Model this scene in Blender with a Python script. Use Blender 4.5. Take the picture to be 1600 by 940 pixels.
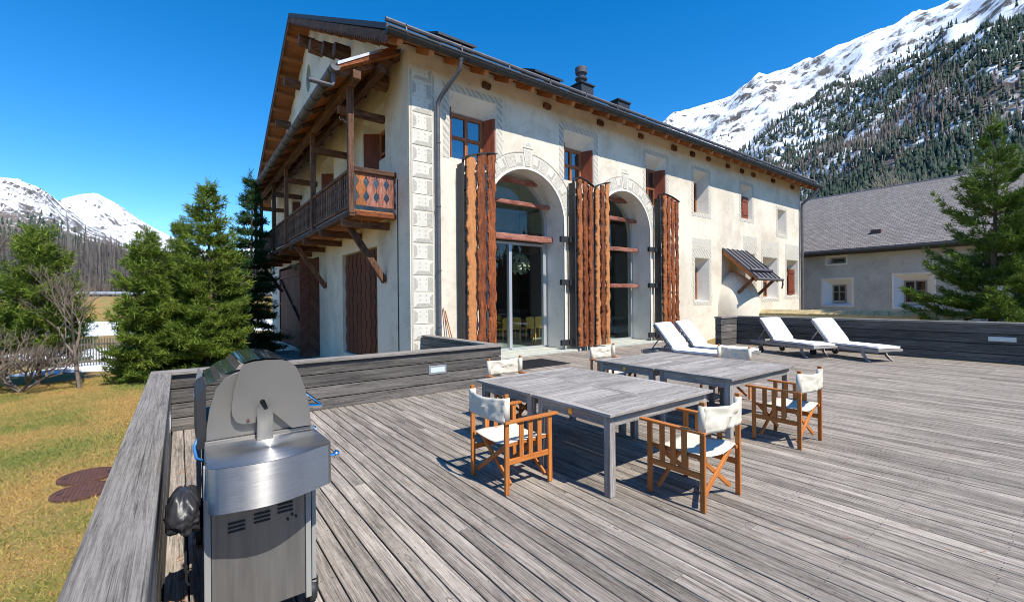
import bpy, math, random
import numpy as np
from mathutils import Vector, Matrix
from mathutils.geometry import tessellate_polygon
from mathutils import noise as mnoise

for o in list(bpy.data.objects):
    bpy.data.objects.remove(o)
S = bpy.context.scene
COL = S.collection
RND = random.Random(7)
R = math.radians

# ------------------------------------------------------------------ camera
cam_d = bpy.data.cameras.new('camera')
cam_d.sensor_width = 36.0
cam_d.lens = 36.0 * 697.0 / 1600.0
cam_d.clip_start = 0.05
cam_d.clip_end = 30000
cam_d.shift_y = -3.0 / 1600.0
cam = bpy.data.objects.new('camera', cam_d)
COL.objects.link(cam)
_yaw, _roll = R(36.7), R(-0.5)
_f = Vector((math.sin(_yaw), math.cos(_yaw), 0))
_r = Vector((math.cos(_yaw), -math.sin(_yaw), 0))
_u = Vector((0, 0, 1))
_r2 = math.cos(_roll) * _r + math.sin(_roll) * _u
_u2 = -math.sin(_roll) * _r + math.cos(_roll) * _u
cam.matrix_world = Matrix(((_r2.x, _u2.x, -_f.x, 0.0), (_r2.y, _u2.y, -_f.y, 0.0), (_r2.z, _u2.z, -_f.z, 1.72), (0, 0, 0, 1)))
S.camera = cam

# ------------------------------------------------------------------ sky and sun
SUN = Vector((0.07, -1.0, 1.34)).normalized()
W = bpy.data.worlds.new('World')
S.world = W
W.use_nodes = True
wn = W.node_tree
wn.nodes.clear()
wo = wn.nodes.new('ShaderNodeOutputWorld')
wb = wn.nodes.new('ShaderNodeBackground')
ws = wn.nodes.new('ShaderNodeTexSky')
ws.sky_type = 'NISHITA'
ws.sun_disc = False
ws.sun_elevation = math.asin(SUN.z)
ws.sun_rotation = math.atan2(SUN.x, SUN.y)
ws.altitude = 1700
ws.air_density = 1.0
ws.dust_density = 0.15
ws.ozone_density = 2.0
wh = wn.nodes.new('ShaderNodeHueSaturation')
wh.inputs['Saturation'].default_value = 1.42
wn.links.new(ws.outputs[0], wh.inputs['Color'])
wn.links.new(wh.outputs[0], wb.inputs[0])
wb.inputs[1].default_value = 0.15
wn.links.new(wb.outputs[0], wo.inputs[0])

sl = bpy.data.lights.new('sun', 'SUN')
sl.energy = 4.1
sl.angle = R(0.53)
sl.color = (1.0, 0.94, 0.85)
so = bpy.data.objects.new('sun', sl)
COL.objects.link(so)
so.rotation_euler = (-SUN).to_track_quat('-Z', 'Y').to_euler()
so.location = SUN * 60

S.view_settings.view_transform = 'Standard'
S.view_settings.look = 'None'
S.view_settings.exposure = 0.7
S.view_settings.gamma = 1.0
S.view_settings.use_curve_mapping = False
S.render.engine = 'CYCLES'
S.cycles.max_bounces = 8
S.cycles.filter_width = 1.0
S.cycles.transparent_max_bounces = 12

# ------------------------------------------------------------------ materials
class NT:
    def __init__(s, name):
        s.m = bpy.data.materials.new(name)
        s.m.use_nodes = True
        s.t = s.m.node_tree
        s.t.nodes.clear()
        s.out = s.t.nodes.new('ShaderNodeOutputMaterial')
        s.b = s.t.nodes.new('ShaderNodeBsdfPrincipled')
        s.t.links.new(s.b.outputs[0], s.out.inputs[0])
    def n(s, typ, **kw):
        nd = s.t.nodes.new('ShaderNode' + typ)
        for k, v in kw.items():
            if k in nd.inputs.keys():
                nd.inputs[k].default_value = v
            else:
                setattr(nd, k, v)
        return nd
    def l(s, a, b):
        s.t.links.new(a, b)
    def ramp(s, fac, stops, interp='LINEAR'):
        r = s.n('ValToRGB')
        cr = r.color_ramp
        cr.interpolation = interp
        while len(cr.elements) < len(stops):
            cr.elements.new(0.5)
        for e, (p, c) in zip(cr.elements, stops):
            e.position = p
            e.color = (*c, 1) if len(c) == 3 else c
        s.l(fac, r.inputs[0])
        return r.outputs[0]
    def noise(s, vec, scale, detail=4, rough=0.55, dist=0.0):
        nd = s.n('TexNoise')
        nd.inputs['Scale'].default_value = scale
        nd.inputs['Detail'].default_value = detail
        nd.inputs['Roughness'].default_value = rough
        nd.inputs['Distortion'].default_value = dist
        if vec is not None:
            s.l(vec, nd.inputs['Vector'])
        return nd.outputs[0]
    def map(s, vec, sc=(1, 1, 1), loc=(0, 0, 0), rot=(0, 0, 0)):
        m = s.n('Mapping')
        m.inputs['Scale'].default_value = sc
        m.inputs['Location'].default_value = loc
        m.inputs['Rotation'].default_value = rot
        s.l(vec, m.inputs['Vector'])
        return m.outputs[0]
    def mix(s, fac, a, b, mode='MIX'):
        m = s.n('Mix', data_type='RGBA', blend_type=mode)
        m.clamp_factor = True
        for sock, v in ((m.inputs[0], fac), (m.inputs[6], a), (m.inputs[7], b)):
            if hasattr(v, 'default_value') or hasattr(v, 'links'):
                s.l(v, sock)
            elif isinstance(v, (int, float)):
                sock.default_value = v if sock.type == 'VALUE' else (v, v, v, 1)
            else:
                sock.default_value = (*v, 1)
        return m.outputs[2]
    def math(s, op, a, b=0.0, c=None):
        m = s.n('Math', operation=op)
        for i, v in enumerate((a, b) if c is None else (a, b, c)):
            if isinstance(v, (int, float)):
                m.inputs[i].default_value = v
            else:
                s.l(v, m.inputs[i])
        return m.outputs[0]
    def bump(s, h, strength=0.3, dist=0.01):
        b = s.n('Bump')
        b.inputs['Strength'].default_value = strength
        b.inputs['Distance'].default_value = dist
        s.l(h, b.inputs['Height'])
        s.l(b.outputs[0], s.b.inputs['Normal'])
    def objco(s, rnd=True):
        tc = s.n('TexCoord')
        v = tc.outputs['Object']
        if not rnd:
            return v
        oi = s.n('ObjectInfo')
        k = s.n('VectorMath', operation='SCALE')
        k.inputs[0].default_value = (37.1, 53.7, 71.3)
        s.l(oi.outputs['Random'], k.inputs['Scale'])
        a = s.n('VectorMath', operation='ADD')
        s.l(v, a.inputs[0])
        s.l(k.outputs[0], a.inputs[1])
        s.oi = oi
        return a.outputs[0]
    def pos(s):
        return s.n('NewGeometry').outputs['Position']

def simple(name, col, rough=0.6, metal=0.0, nscale=0, var=0.15, bump=0.0, spec=None):
    t = NT(name)
    if nscale:
        v = t.objco()
        f = t.noise(v, nscale, 5)
        c = t.ramp(f, [(0.25, tuple(x * (1 - var) for x in col)), (0.75, tuple(min(1, x * (1 + var)) for x in col))])
        t.l(c, t.b.inputs['Base Color'])
        if bump:
            t.bump(t.noise(v, nscale * 3, 4), bump, 0.01)
    else:
        t.b.inputs['Base Color'].default_value = (*col, 1)
    t.b.inputs['Roughness'].default_value = rough
    t.b.inputs['Metallic'].default_value = metal
    if spec is not None:
        t.b.inputs['Specular IOR Level'].default_value = spec
    return t.m

def wood(name, dark, light, axis='X', across=45, along=1.6, rough=0.75, var=0.28, knots=0.0, bump=0.35, patch=None, bdist=0.004, patch_lo=0.55, fibre=0.42, tint=None):
    """weathered timber, grain along the object's own axis"""
    t = NT(name)
    v = t.objco()
    def sc(a, b):
        return {'X': (b, a, a), 'Y': (a, b, a), 'Z': (a, a, b)}[axis]
    vo = None
    if knots:
        vo = t.n('TexVoronoi')
        vo.inputs['Scale'].default_value = 1.0
        vo.inputs['Randomness'].default_value = 1.0
        t.l(t.map(v, sc(7.0, 1.7)), vo.inputs['Vector'])
        kk = t.ramp(vo.outputs['Distance'], [(0.02, (1, 1, 1)), (0.32, (0, 0, 0))])
    n1 = t.noise(t.map(v, sc(across, along)), 1.0, 7, 0.68, 0.9)
    n2 = t.noise(t.map(v, sc(across * 5.5, along * 3.2)), 1.0, 5, 0.75, 0.3)
    n3 = t.noise(t.map(v, sc(across * 0.14, along * 0.6)), 1.0, 4)
    n4 = t.noise(v, 24.0, 5, 0.7)
    f = t.math('ADD', t.math('MULTIPLY', n1, 0.42), t.math('ADD', t.math('MULTIPLY', n2, fibre), t.math('ADD', t.math('MULTIPLY', n3, 0.2), t.math('MULTIPLY', n4, 0.1))))
    mid = tuple(a * 0.55 + b * 0.45 for a, b in zip(dark, light))
    c = t.ramp(f, [(0.46, dark), (0.56, mid), (0.67, light)])
    # dark checks (drying cracks) along the fibre
    ck = t.noise(t.map(v, sc(across * 2.2, along * 0.7)), 1.0, 3, 0.5, 0.4)
    c = t.mix(t.math('MULTIPLY', t.ramp(ck, [(0.30, (1, 1, 1)), (0.37, (0, 0, 0))]), 0.7), c, tuple(x * 0.4 for x in dark))
    if knots:
        kr = t.math('SINE', t.math('MULTIPLY', t.math('ADD', vo.outputs['Distance'], t.math('MULTIPLY', n1, 0.05)), 75.0))
        ring = t.mix(t.math('ADD', t.math('MULTIPLY', kr, 0.5), 0.5), tuple(x * 0.8 for x in dark), light)
        gate = t.n('SeparateColor')
        t.l(vo.outputs['Color'], gate.inputs[0])
        on = t.math('GREATER_THAN', gate.outputs[0], 0.55)
        core = t.math('MULTIPLY', t.math('MULTIPLY', t.ramp(vo.outputs['Distance'], [(0.05, (1, 1, 1)), (0.19, (0, 0, 0))]), knots), on)
        c = t.mix(core, c, ring)
    if patch:
        pf = t.ramp(t.noise(t.map(v, sc(4.5, 1.8)), 1.0, 6, 0.75), [(patch_lo, (0, 0, 0)), (patch_lo + 0.13, (1, 1, 1))])
        c = t.mix(t.math('MULTIPLY', pf, 0.8), c, patch)
    if tint:
        c = t.mix(t.ramp(t.oi.outputs['Random'], [(0.55, (0, 0, 0)), (1.0, (0.75, 0.75, 0.75))]), c, t.mix(0.65, c, tint))
    hv = t.n('HueSaturation')
    t.l(t.math('ADD', t.math('MULTIPLY', t.oi.outputs['Random'], var * 2), 1.0 - var), hv.inputs['Value'])
    t.l(c, hv.inputs['Color'])
    t.l(hv.outputs[0], t.b.inputs['Base Color'])
    t.b.inputs['Roughness'].default_value = rough
    t.b.inputs['Specular IOR Level'].default_value = 0.3
    t.bump(f, bump, bdist)
    return t.m

M = {}
for ax in 'XYZ':
    M['deck' + ax] = wood('deck_wood_' + ax, (0.062, 0.050, 0.039), (0.45, 0.39, 0.325), ax, 40, 1.4, 0.85, 0.22, 0.9, 0.9, bdist=0.006)
    M['rail' + ax] = wood('rail_wood_' + ax, (0.045, 0.039, 0.033), (0.30, 0.27, 0.235), ax, 60, 1.6, 0.9, 0.12, 0.0, 1.0, fibre=0.5)
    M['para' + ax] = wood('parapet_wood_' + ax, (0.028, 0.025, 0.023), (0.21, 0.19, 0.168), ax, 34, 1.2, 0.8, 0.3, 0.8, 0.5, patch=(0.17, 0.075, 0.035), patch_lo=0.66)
    M['tab' + ax] = wood('table_wood_' + ax, (0.135, 0.118, 0.105), (0.44, 0.405, 0.365), ax, 40, 1.8, 0.8, 0.2, 0, 0.4)
    M['teak' + ax] = wood('teak_' + ax, (0.36, 0.105, 0.022), (0.56, 0.215, 0.055), ax, 60, 2.5, 0.5, 0.16, 0, 0.15)
    M['old' + ax] = wood('old_timber_' + ax, (0.022, 0.010, 0.006), (0.27, 0.135, 0.075), ax, 34, 1.6, 0.8, 0.35, 0.4, 0.7, patch=(0.02, 0.009, 0.006), patch_lo=0.52)
    M['larch' + ax] = wood('larch_' + ax, (0.06, 0.013, 0.006), (0.46, 0.135, 0.038), ax, 16, 2.4, 0.7, 0.34, 0.9, 1.0, bdist=0.03, tint=(0.55, 0.26, 0.09), patch=(0.10, 0.02, 0.01), patch_lo=0.52)
    M['bar' + ax] = wood('weathered_bar_' + ax, (0.10, 0.025, 0.016), (0.5, 0.23, 0.16), ax, 30, 2.5, 0.8, 0.2, 0.3, 0.9, bdist=0.01, patch=(0.16, 0.04, 0.025), patch_lo=0.5)
    M['soffit' + ax] = wood('soffit_wood_' + ax, (0.22, 0.075, 0.025), (0.52, 0.22, 0.08), ax, 30, 1.4, 0.7, 0.25, 0.3, 0.3)
    M['door' + ax] = wood('door_wood_' + ax, (0.07, 0.022, 0.012), (0.2, 0.075, 0.04), ax, 34, 1.4, 0.7, 0.2, 0.3, 0.3)

def plaster(name, col, stain, scale=1.0, bumpv=0.25):
    t = NT(name)
    v = t.pos()
    a = t.noise(v, 0.55 * scale, 6, 0.6, 0.4)
    b = t.noise(v, 6 * scale, 5, 0.6)
    c = t.ramp(a, [(0.3, stain), (0.55, col), (0.8, tuple(min(1, x * 1.06) for x in col))])
    # worn patches of older render with soft ragged outlines
    pt = t.noise(v, 1.3 * scale, 7, 0.7, 0.8)
    c = t.mix(t.math('MULTIPLY', t.ramp(pt, [(0.56, (0, 0, 0)), (0.64, (1, 1, 1))]), 0.45), c, tuple(x * 0.93 for x in stain))
    # hairline cracks
    cr = t.n('TexVoronoi', feature='DISTANCE_TO_EDGE')
    cr.inputs['Scale'].default_value = 0.8
    wv = t.n('VectorMath', operation='ADD')
    wn_ = t.n('TexNoise')
    wn_.inputs['Scale'].default_value = 2.5
    t.l(v, wn_.inputs['Vector'])
    t.l(v, wv.inputs[0])
    t.l(wn_.outputs[1], wv.inputs[1])
    t.l(wv.outputs[0], cr.inputs['Vector'])
    c = t.mix(t.math('MULTIPLY', t.math('MULTIPLY', t.ramp(cr.outputs['Distance'], [(0.0, (1, 1, 1)), (0.012, (0, 0, 0))]), t.ramp(a, [(0.45, (1, 1, 1)), (0.55, (0, 0, 0))])), 0.5), c, tuple(x * 0.6 for x in stain))
    # faint vertical run-off streaks
    st = t.noise(t.map(v, (2.2, 2.2, 0.3)), 1.0, 4, 0.6)
    c = t.mix(t.math('MULTIPLY', t.ramp(st, [(0.5, (0, 0, 0)), (0.75, (1, 1, 1))]), 0.24), c, stain)
    c = t.mix(t.math('MULTIPLY', t.ramp(b, [(0.55, (0, 0, 0)), (0.8, (1, 1, 1))]), 0.35), c, tuple(x * 0.86 for x in stain))
    t.l(c, t.b.inputs['Base Color'])
    t.b.inputs['Roughness'].default_value = 0.9
    t.b.inputs['Specular IOR Level'].default_value = 0.15
    h = t.math('ADD', t.noise(v, 3.0 * scale, 5), t.math('MULTIPLY', t.noise(v, 45 * scale, 3), 0.35))
    t.bump(h, bumpv, 0.03)
    return t.m
M['plaster'] = plaster('cream_plaster', (0.75, 0.68, 0.555), (0.56, 0.485, 0.37))
M['plaster_white'] = plaster('white_plaster', (0.74, 0.71, 0.64), (0.62, 0.58, 0.5), 1.3, 0.12)
M['plaster_grey'] = plaster('grey_plaster', (0.47, 0.465, 0.45), (0.35, 0.345, 0.33), 1.2, 0.5)

def sgraffito(name, base, ink, kind):
    t = NT(name)
    v = t.pos()
    if kind == 'wave':
        w = t.n('TexWave', wave_type='BANDS', bands_direction='DIAGONAL')
        w.inputs['Scale'].default_value = 3.2
        w.inputs['Distortion'].default_value = 2.5
        w.inputs['Detail'].default_value = 1.0
        t.l(v, w.inputs['Vector'])
        f = w.outputs[1]
        c0 = t.ramp(f, [(0.42, ink), (0.55, base)])
    elif kind == 'dots':
        f = t.noise(v, 14, 4, 0.7)
        c0 = t.ramp(f, [(0.4, ink), (0.55, base)])
    else:
        f = t.noise(v, 3, 5)
        c0 = t.ramp(f, [(0.3, ink), (0.7, base)])
    wear = t.ramp(t.noise(v, 1.7, 5, 0.65), [(0.38, (0, 0, 0)), (0.62, (1, 1, 1))])
    c = t.mix(t.math('MULTIPLY', wear, 0.55), c0, base)
    t.l(c, t.b.inputs['Base Color'])
    t.b.inputs['Roughness'].default_value = 0.9
    t.bump(t.noise(v, 30, 3), 0.2, 0.01)
    return t.m
M['sg_wave'] = sgraffito('sgraffito_scroll', (0.6, 0.56, 0.47), (0.37, 0.34, 0.28), 'wave')
M['sg_dots'] = sgraffito('sgraffito_stipple', (0.6, 0.56, 0.47), (0.42, 0.39, 0.32), 'dots')
M['sg_plain'] = sgraffito('sgraffito_field', (0.68, 0.65, 0.56), (0.6, 0.56, 0.46), 'plain')
M['sg_ink'] = sgraffito('sgraffito_shade', (0.47, 0.44, 0.37), (0.36, 0.34, 0.28), 'dots')

M['black'] = simple('black_metal', (0.028, 0.028, 0.03), 0.55, 0.1, 8, 0.3)
M['lead'] = simple('grey_lead_metal', (0.115, 0.11, 0.12), 0.6, 0.3, 5, 0.3)
M['zinc'] = simple('pale_zinc', (0.5, 0.51, 0.53), 0.4, 0.7, 5, 0.15)
M['alu'] = simple('aluminium_frame', (0.55, 0.56, 0.56), 0.4, 0.5)
M['iron'] = simple('rusty_iron', (0.11, 0.05, 0.038), 0.8, 0.2, 12, 0.4)
M['canvas'] = simple('cream_canvas', (0.64, 0.59, 0.48), 0.9, 0, 120, 0.06, 0.1)
M['cushion'] = simple('white_cushion', (0.86, 0.87, 0.9), 0.9, 0, 30, 0.03, 0.1)
M['lampglass'] = simple('frosted_lamp_cover', (0.55, 0.63, 0.62), 0.35)
M['slate'] = simple('dark_slate', (0.05, 0.05, 0.055), 0.7, 0, 6, 0.35, 0.3)
M['chrome'] = simple('chrome', (0.75, 0.76, 0.78), 0.12, 1.0)
M['enamel'] = simple('grey_enamel', (0.19, 0.18, 0.162), 0.4, 0.35, 3, 0.1)
M['paint_pale'] = simple('pale_grey_paint', (0.33, 0.33, 0.31), 0.5, 0.1, 4, 0.1)
M['rubber'] = simple('black_rubber', (0.02, 0.02, 0.022), 0.6)
M['glossblack'] = simple('gloss_black_enamel', (0.012, 0.022, 0.028), 0.07, 0.0, spec=1.0)
M['yellow'] = simple('yellow_leather', (0.85, 0.46, 0.06), 0.6, 0, 8, 0.1)
M['stone'] = simple('sill_stone', (0.45, 0.46, 0.39), 0.6, 0, 4, 0.18, 0.1)
M['room_wall'] = simple('room_plaster', (0.6, 0.63, 0.58), 0.9, 0, 3, 0.1)
M['room_dark'] = simple('room_dark_timber', (0.10, 0.055, 0.035), 0.6, 0, 4, 0.3)
M['room_floor'] = simple('room_stone_floor', (0.28, 0.35, 0.31), 0.25, 0, 4, 0.12)
M['winwood'] = wood('window_frame_wood', (0.16, 0.05, 0.02), (0.4, 0.16, 0.06), 'Z', 40, 2, 0.5, 0.15)
M['shutwood'] = wood('shutter_wood', (0.13, 0.03, 0.015), (0.3, 0.085, 0.04), 'Z', 30, 1.5, 0.55, 0.25, 0.2)
M['brass'] = simple('brass', (0.65, 0.42, 0.1), 0.35, 0.9)

# brushed steel
t = NT('brushed_steel')
v = t.objco(False)
f = t.noise(t.map(v, (4, 60, 400)), 1.0, 4, 0.6)
t.l(t.ramp(f, [(0.3, (0.42, 0.42, 0.42)), (0.7, (0.56, 0.555, 0.545))]), t.b.inputs['Base Color'])
t.b.inputs['Metallic'].default_value = 0.95
t.l(t.math('ADD', t.math('MULTIPLY', f, 0.14), 0.33), t.b.inputs['Roughness'])
t.b.inputs['Anisotropic'].default_value = 0.9
t.b.inputs['Anisotropic Rotation'].default_value = 0.25
tg = t.n('Tangent', direction_type='RADIAL', axis='Z')
t.l(tg.outputs[0], t.b.inputs['Tangent'])
t.bump(f, 0.05, 0.001)
M['steel'] = t.m
# duller painted steel of the cabinet
t = NT('dull_steel')
v = t.objco(False)
f = t.noise(t.map(v, (30, 30, 2)), 1.0, 4, 0.6)
t.l(t.ramp(f, [(0.3, (0.17, 0.165, 0.155)), (0.7, (0.235, 0.23, 0.215))]), t.b.inputs['Base Color'])
t.b.inputs['Metallic'].default_value = 0.55
t.b.inputs['Roughness'].default_value = 0.42
M['dullsteel'] = t.m

# thin window glass
def glass(name, tint, refl=1.0):
    t = NT(name)
    t.t.nodes.remove(t.b)
    tr = t.n('BsdfTransparent')
    tr.inputs[0].default_value = (*tint, 1)
    gl = t.n('BsdfGlossy')
    gl.inputs['Roughness'].default_value = 0.01
    gl.inputs[0].default_value = (1, 1, 1, 1)
    lw = t.n('LayerWeight')
    lw.inputs[0].default_value = 0.5
    fr = t.math('ADD', t.math('MULTIPLY', t.math('POWER', lw.outputs['Facing'], 4.0), 0.6), 0.05 * refl)
    mx = t.n('MixShader')
    t.l(fr, mx.inputs[0])
    t.l(tr.outputs[0], mx.inputs[1])
    t.l(gl.outputs[0], mx.inputs[2])
    t.l(mx.outputs[0], t.out.inputs[0])
    return t.m
M['glass'] = glass('window_glass', (0.86, 0.93, 0.9))
M['glass_up'] = glass('upper_window_glass', (0.5, 0.55, 0.6), 5.0)

# foliage
def leaf(name, cols, trans=0.25):
    t = NT(name)
    g = t.n('NewGeometry')
    big = t.noise(g.outputs['Position'], 0.9, 3)
    f = t.math('ADD', t.math('MULTIPLY', g.outputs['Random Per Island'], 0.6), t.math('MULTIPLY', big, 0.5))
    c = t.ramp(f, [(0.15, cols[0]), (0.5, cols[1]), (0.85, cols[2])])
    t.t.nodes.remove(t.b)
    d = t.n('BsdfDiffuse')
    tl = t.n('BsdfTranslucent')
    t.l(c, d.inputs[0])
    t.l(c, tl.inputs[0])
    mx = t.n('MixShader')
    mx.inputs[0].default_value = trans
    t.l(d.outputs[0], mx.inputs[1])
    t.l(tl.outputs[0], mx.inputs[2])
    t.l(mx.outputs[0], t.out.inputs[0])
    return t.m
M['needle'] = leaf('pine_needles', [(0.06, 0.105, 0.018), (0.13, 0.2, 0.032), (0.25, 0.31, 0.06)])
M['needle_dark'] = leaf('spruce_needles', [(0.022, 0.055, 0.022), (0.045, 0.10, 0.035), (0.09, 0.16, 0.055)])
M['needle_mid'] = leaf('fir_needles', [(0.04, 0.085, 0.018), (0.095, 0.165, 0.032), (0.21, 0.28, 0.06)])
M['needle_far'] = leaf('far_conifer_needles', [(0.028, 0.042, 0.036), (0.045, 0.066, 0.052), (0.075, 0.1, 0.075)], 0.0)  # needle colour greyed and lightened to stand in for distance haze
M['larch_far'] = leaf('bare_larch_twigs', [(0.075, 0.067, 0.062), (0.115, 0.1, 0.09), (0.165, 0.145, 0.13)], 0.0)  # distance haze likewise mixed into the twig colour
M['grassblade'] = leaf('grass_blades', [(0.12, 0.15, 0.022), (0.33, 0.215, 0.06), (0.46, 0.30, 0.11)], 0.2)
t = NT('grass_blades')
g = t.n('NewGeometry')
a = t.noise(g.outputs['Position'], 0.33, 6, 0.62, 0.3)
f = t.math('ADD', t.math('MULTIPLY', g.outputs['Random Per Island'], 0.22), t.math('MULTIPLY', a, 0.78))
t.l(t.ramp(f, [(0.40, (0.45, 0.285, 0.085)), (0.48, (0.40, 0.285, 0.085)), (0.56, (0.23, 0.23, 0.04)), (0.66, (0.10, 0.15, 0.02))]), t.b.inputs['Base Color'])
t.b.inputs['Roughness'].default_value = 0.8
M['grassblade'] = t.m
M['bark'] = simple('conifer_bark', (0.13, 0.085, 0.06), 0.9, 0, 9, 0.4, 0.6)
M['twig'] = simple('bare_twigs', (0.17, 0.135, 0.105), 0.9, 0, 9, 0.3)
M['twig_pale'] = simple('pale_bare_twigs', (0.42, 0.35, 0.25), 0.9, 0, 2, 0.2)

# lawn: dry tan winter turf with greener patches
t = NT('winter_lawn')
v = t.pos()
a = t.noise(v, 0.33, 6, 0.62, 0.3)
b = t.noise(v, 7.0, 6, 0.7)
c = t.ramp(t.math('ADD', t.math('MULTIPLY', a, 0.75), t.math('MULTIPLY', b, 0.25)), [(0.40, (0.36, 0.20, 0.055)), (0.48, (0.32, 0.21, 0.065)), (0.58, (0.17, 0.185, 0.03))])
t.l(t.mix(t.math('MULTIPLY', t.noise(v, 60, 3), 0.6), c, (0.12, 0.08, 0.03)), t.b.inputs['Base Color'])
t.b.inputs['Roughness'].default_value = 0.95
t.bump(t.noise(v, 40, 4), 0.6, 0.03)
M['lawn'] = t.m
M['snow'] = simple('snow', (0.78, 0.8, 0.84), 0.7, 0, 0.6, 0.05, 0.2)

# mountain: snow, rock bands and brown lower ground
def mountain_mat(name, treeline, snow_lo, rock=(0.13, 0.115, 0.105), low=(0.15, 0.125, 0.095), sc=1.0, thr=0.5):
    t = NT(name)
    g = t.n('NewGeometry')
    v = g.outputs['Position']
    sx = t.n('SeparateXYZ')
    t.l(v, sx.inputs[0])
    sn = t.n('SeparateXYZ')
    t.l(g.outputs['True Normal'], sn.inputs[0])
    st = t.noise(t.map(v, (0.017 * sc, 0.017 * sc, 0.0055 * sc), rot=(0.25, -0.35, 0.0)), 1.0, 10, 0.7, 0.5)
    st2 = t.noise(v, 0.035 * sc, 7, 0.7, 0.4)
    f = t.math('ADD', t.math('MULTIPLY', st, 0.62), t.math('MULTIPLY', st2, 0.38))
    f = t.math('ADD', f, t.math('MULTIPLY', t.math('SUBTRACT', sn.outputs[2], 0.72), 0.32))
    h = t.math('MULTIPLY', t.math('SUBTRACT', sx.outputs[2], snow_lo), 1.0 / max(treeline - snow_lo, 1))
    hc = t.n('Clamp')
    t.l(h, hc.inputs[0])
    f = t.math('ADD', f, t.math('MULTIPLY', t.math('SUBTRACT', hc.outputs[0], 0.75), 0.22))
    m = t.ramp(f, [(thr - 0.05, (0, 0, 0)), (thr + 0.03, (1, 1, 1))])
    rc = t.ramp(st2, [(0.3, tuple(x * 0.6 for x in rock)), (0.65, tuple(x * 1.5 for x in rock))])
    rc = t.mix(hc.outputs[0], t.ramp(st2, [(0.3, tuple(x * 0.7 for x in low)), (0.7, tuple(x * 1.4 for x in low))]), rc)
    c = t.mix(m, rc, (0.8, 0.82, 0.86))
    t.l(c, t.b.inputs['Base Color'])
    t.b.inputs['Roughness'].default_value = 0.9
    t.b.inputs['Specular IOR Level'].default_value = 0.1
    t.bump(f, 0.5, 14)
    return t.m

# roof shingles of the neighbouring house (too small to pick apart)
t = NT('grey_stone_shingles')
v = t.objco(False)
br = t.n('TexBrick')
br.inputs['Scale'].default_value = 1.0
br.inputs['Brick Width'].default_value = 0.3
br.inputs['Row Height'].default_value = 0.2
br.inputs['Mortar Size'].default_value = 0.022
br.inputs['Color1'].default_value = (0.29, 0.262, 0.24, 1)
br.inputs['Color2'].default_value = (0.2, 0.178, 0.165, 1)
br.inputs['Mortar'].default_value = (0.09, 0.08, 0.075, 1)
t.l(v, br.inputs['Vector'])
c = t.mix(0.55, br.outputs[0], t.ramp(t.noise(v, 2.5, 6, 0.7), [(0.3, (0.4, 0.4, 0.4)), (0.7, (1.0, 0.97, 0.95))]), 'MULTIPLY')
t.l(c, t.b.inputs['Base Color'])
t.b.inputs['Roughness'].default_value = 0.85
t.bump(t.math('ADD', br.outputs[1], t.noise(v, 6, 4)), -0.8, 0.03)
M['shingle'] = t.m

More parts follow.
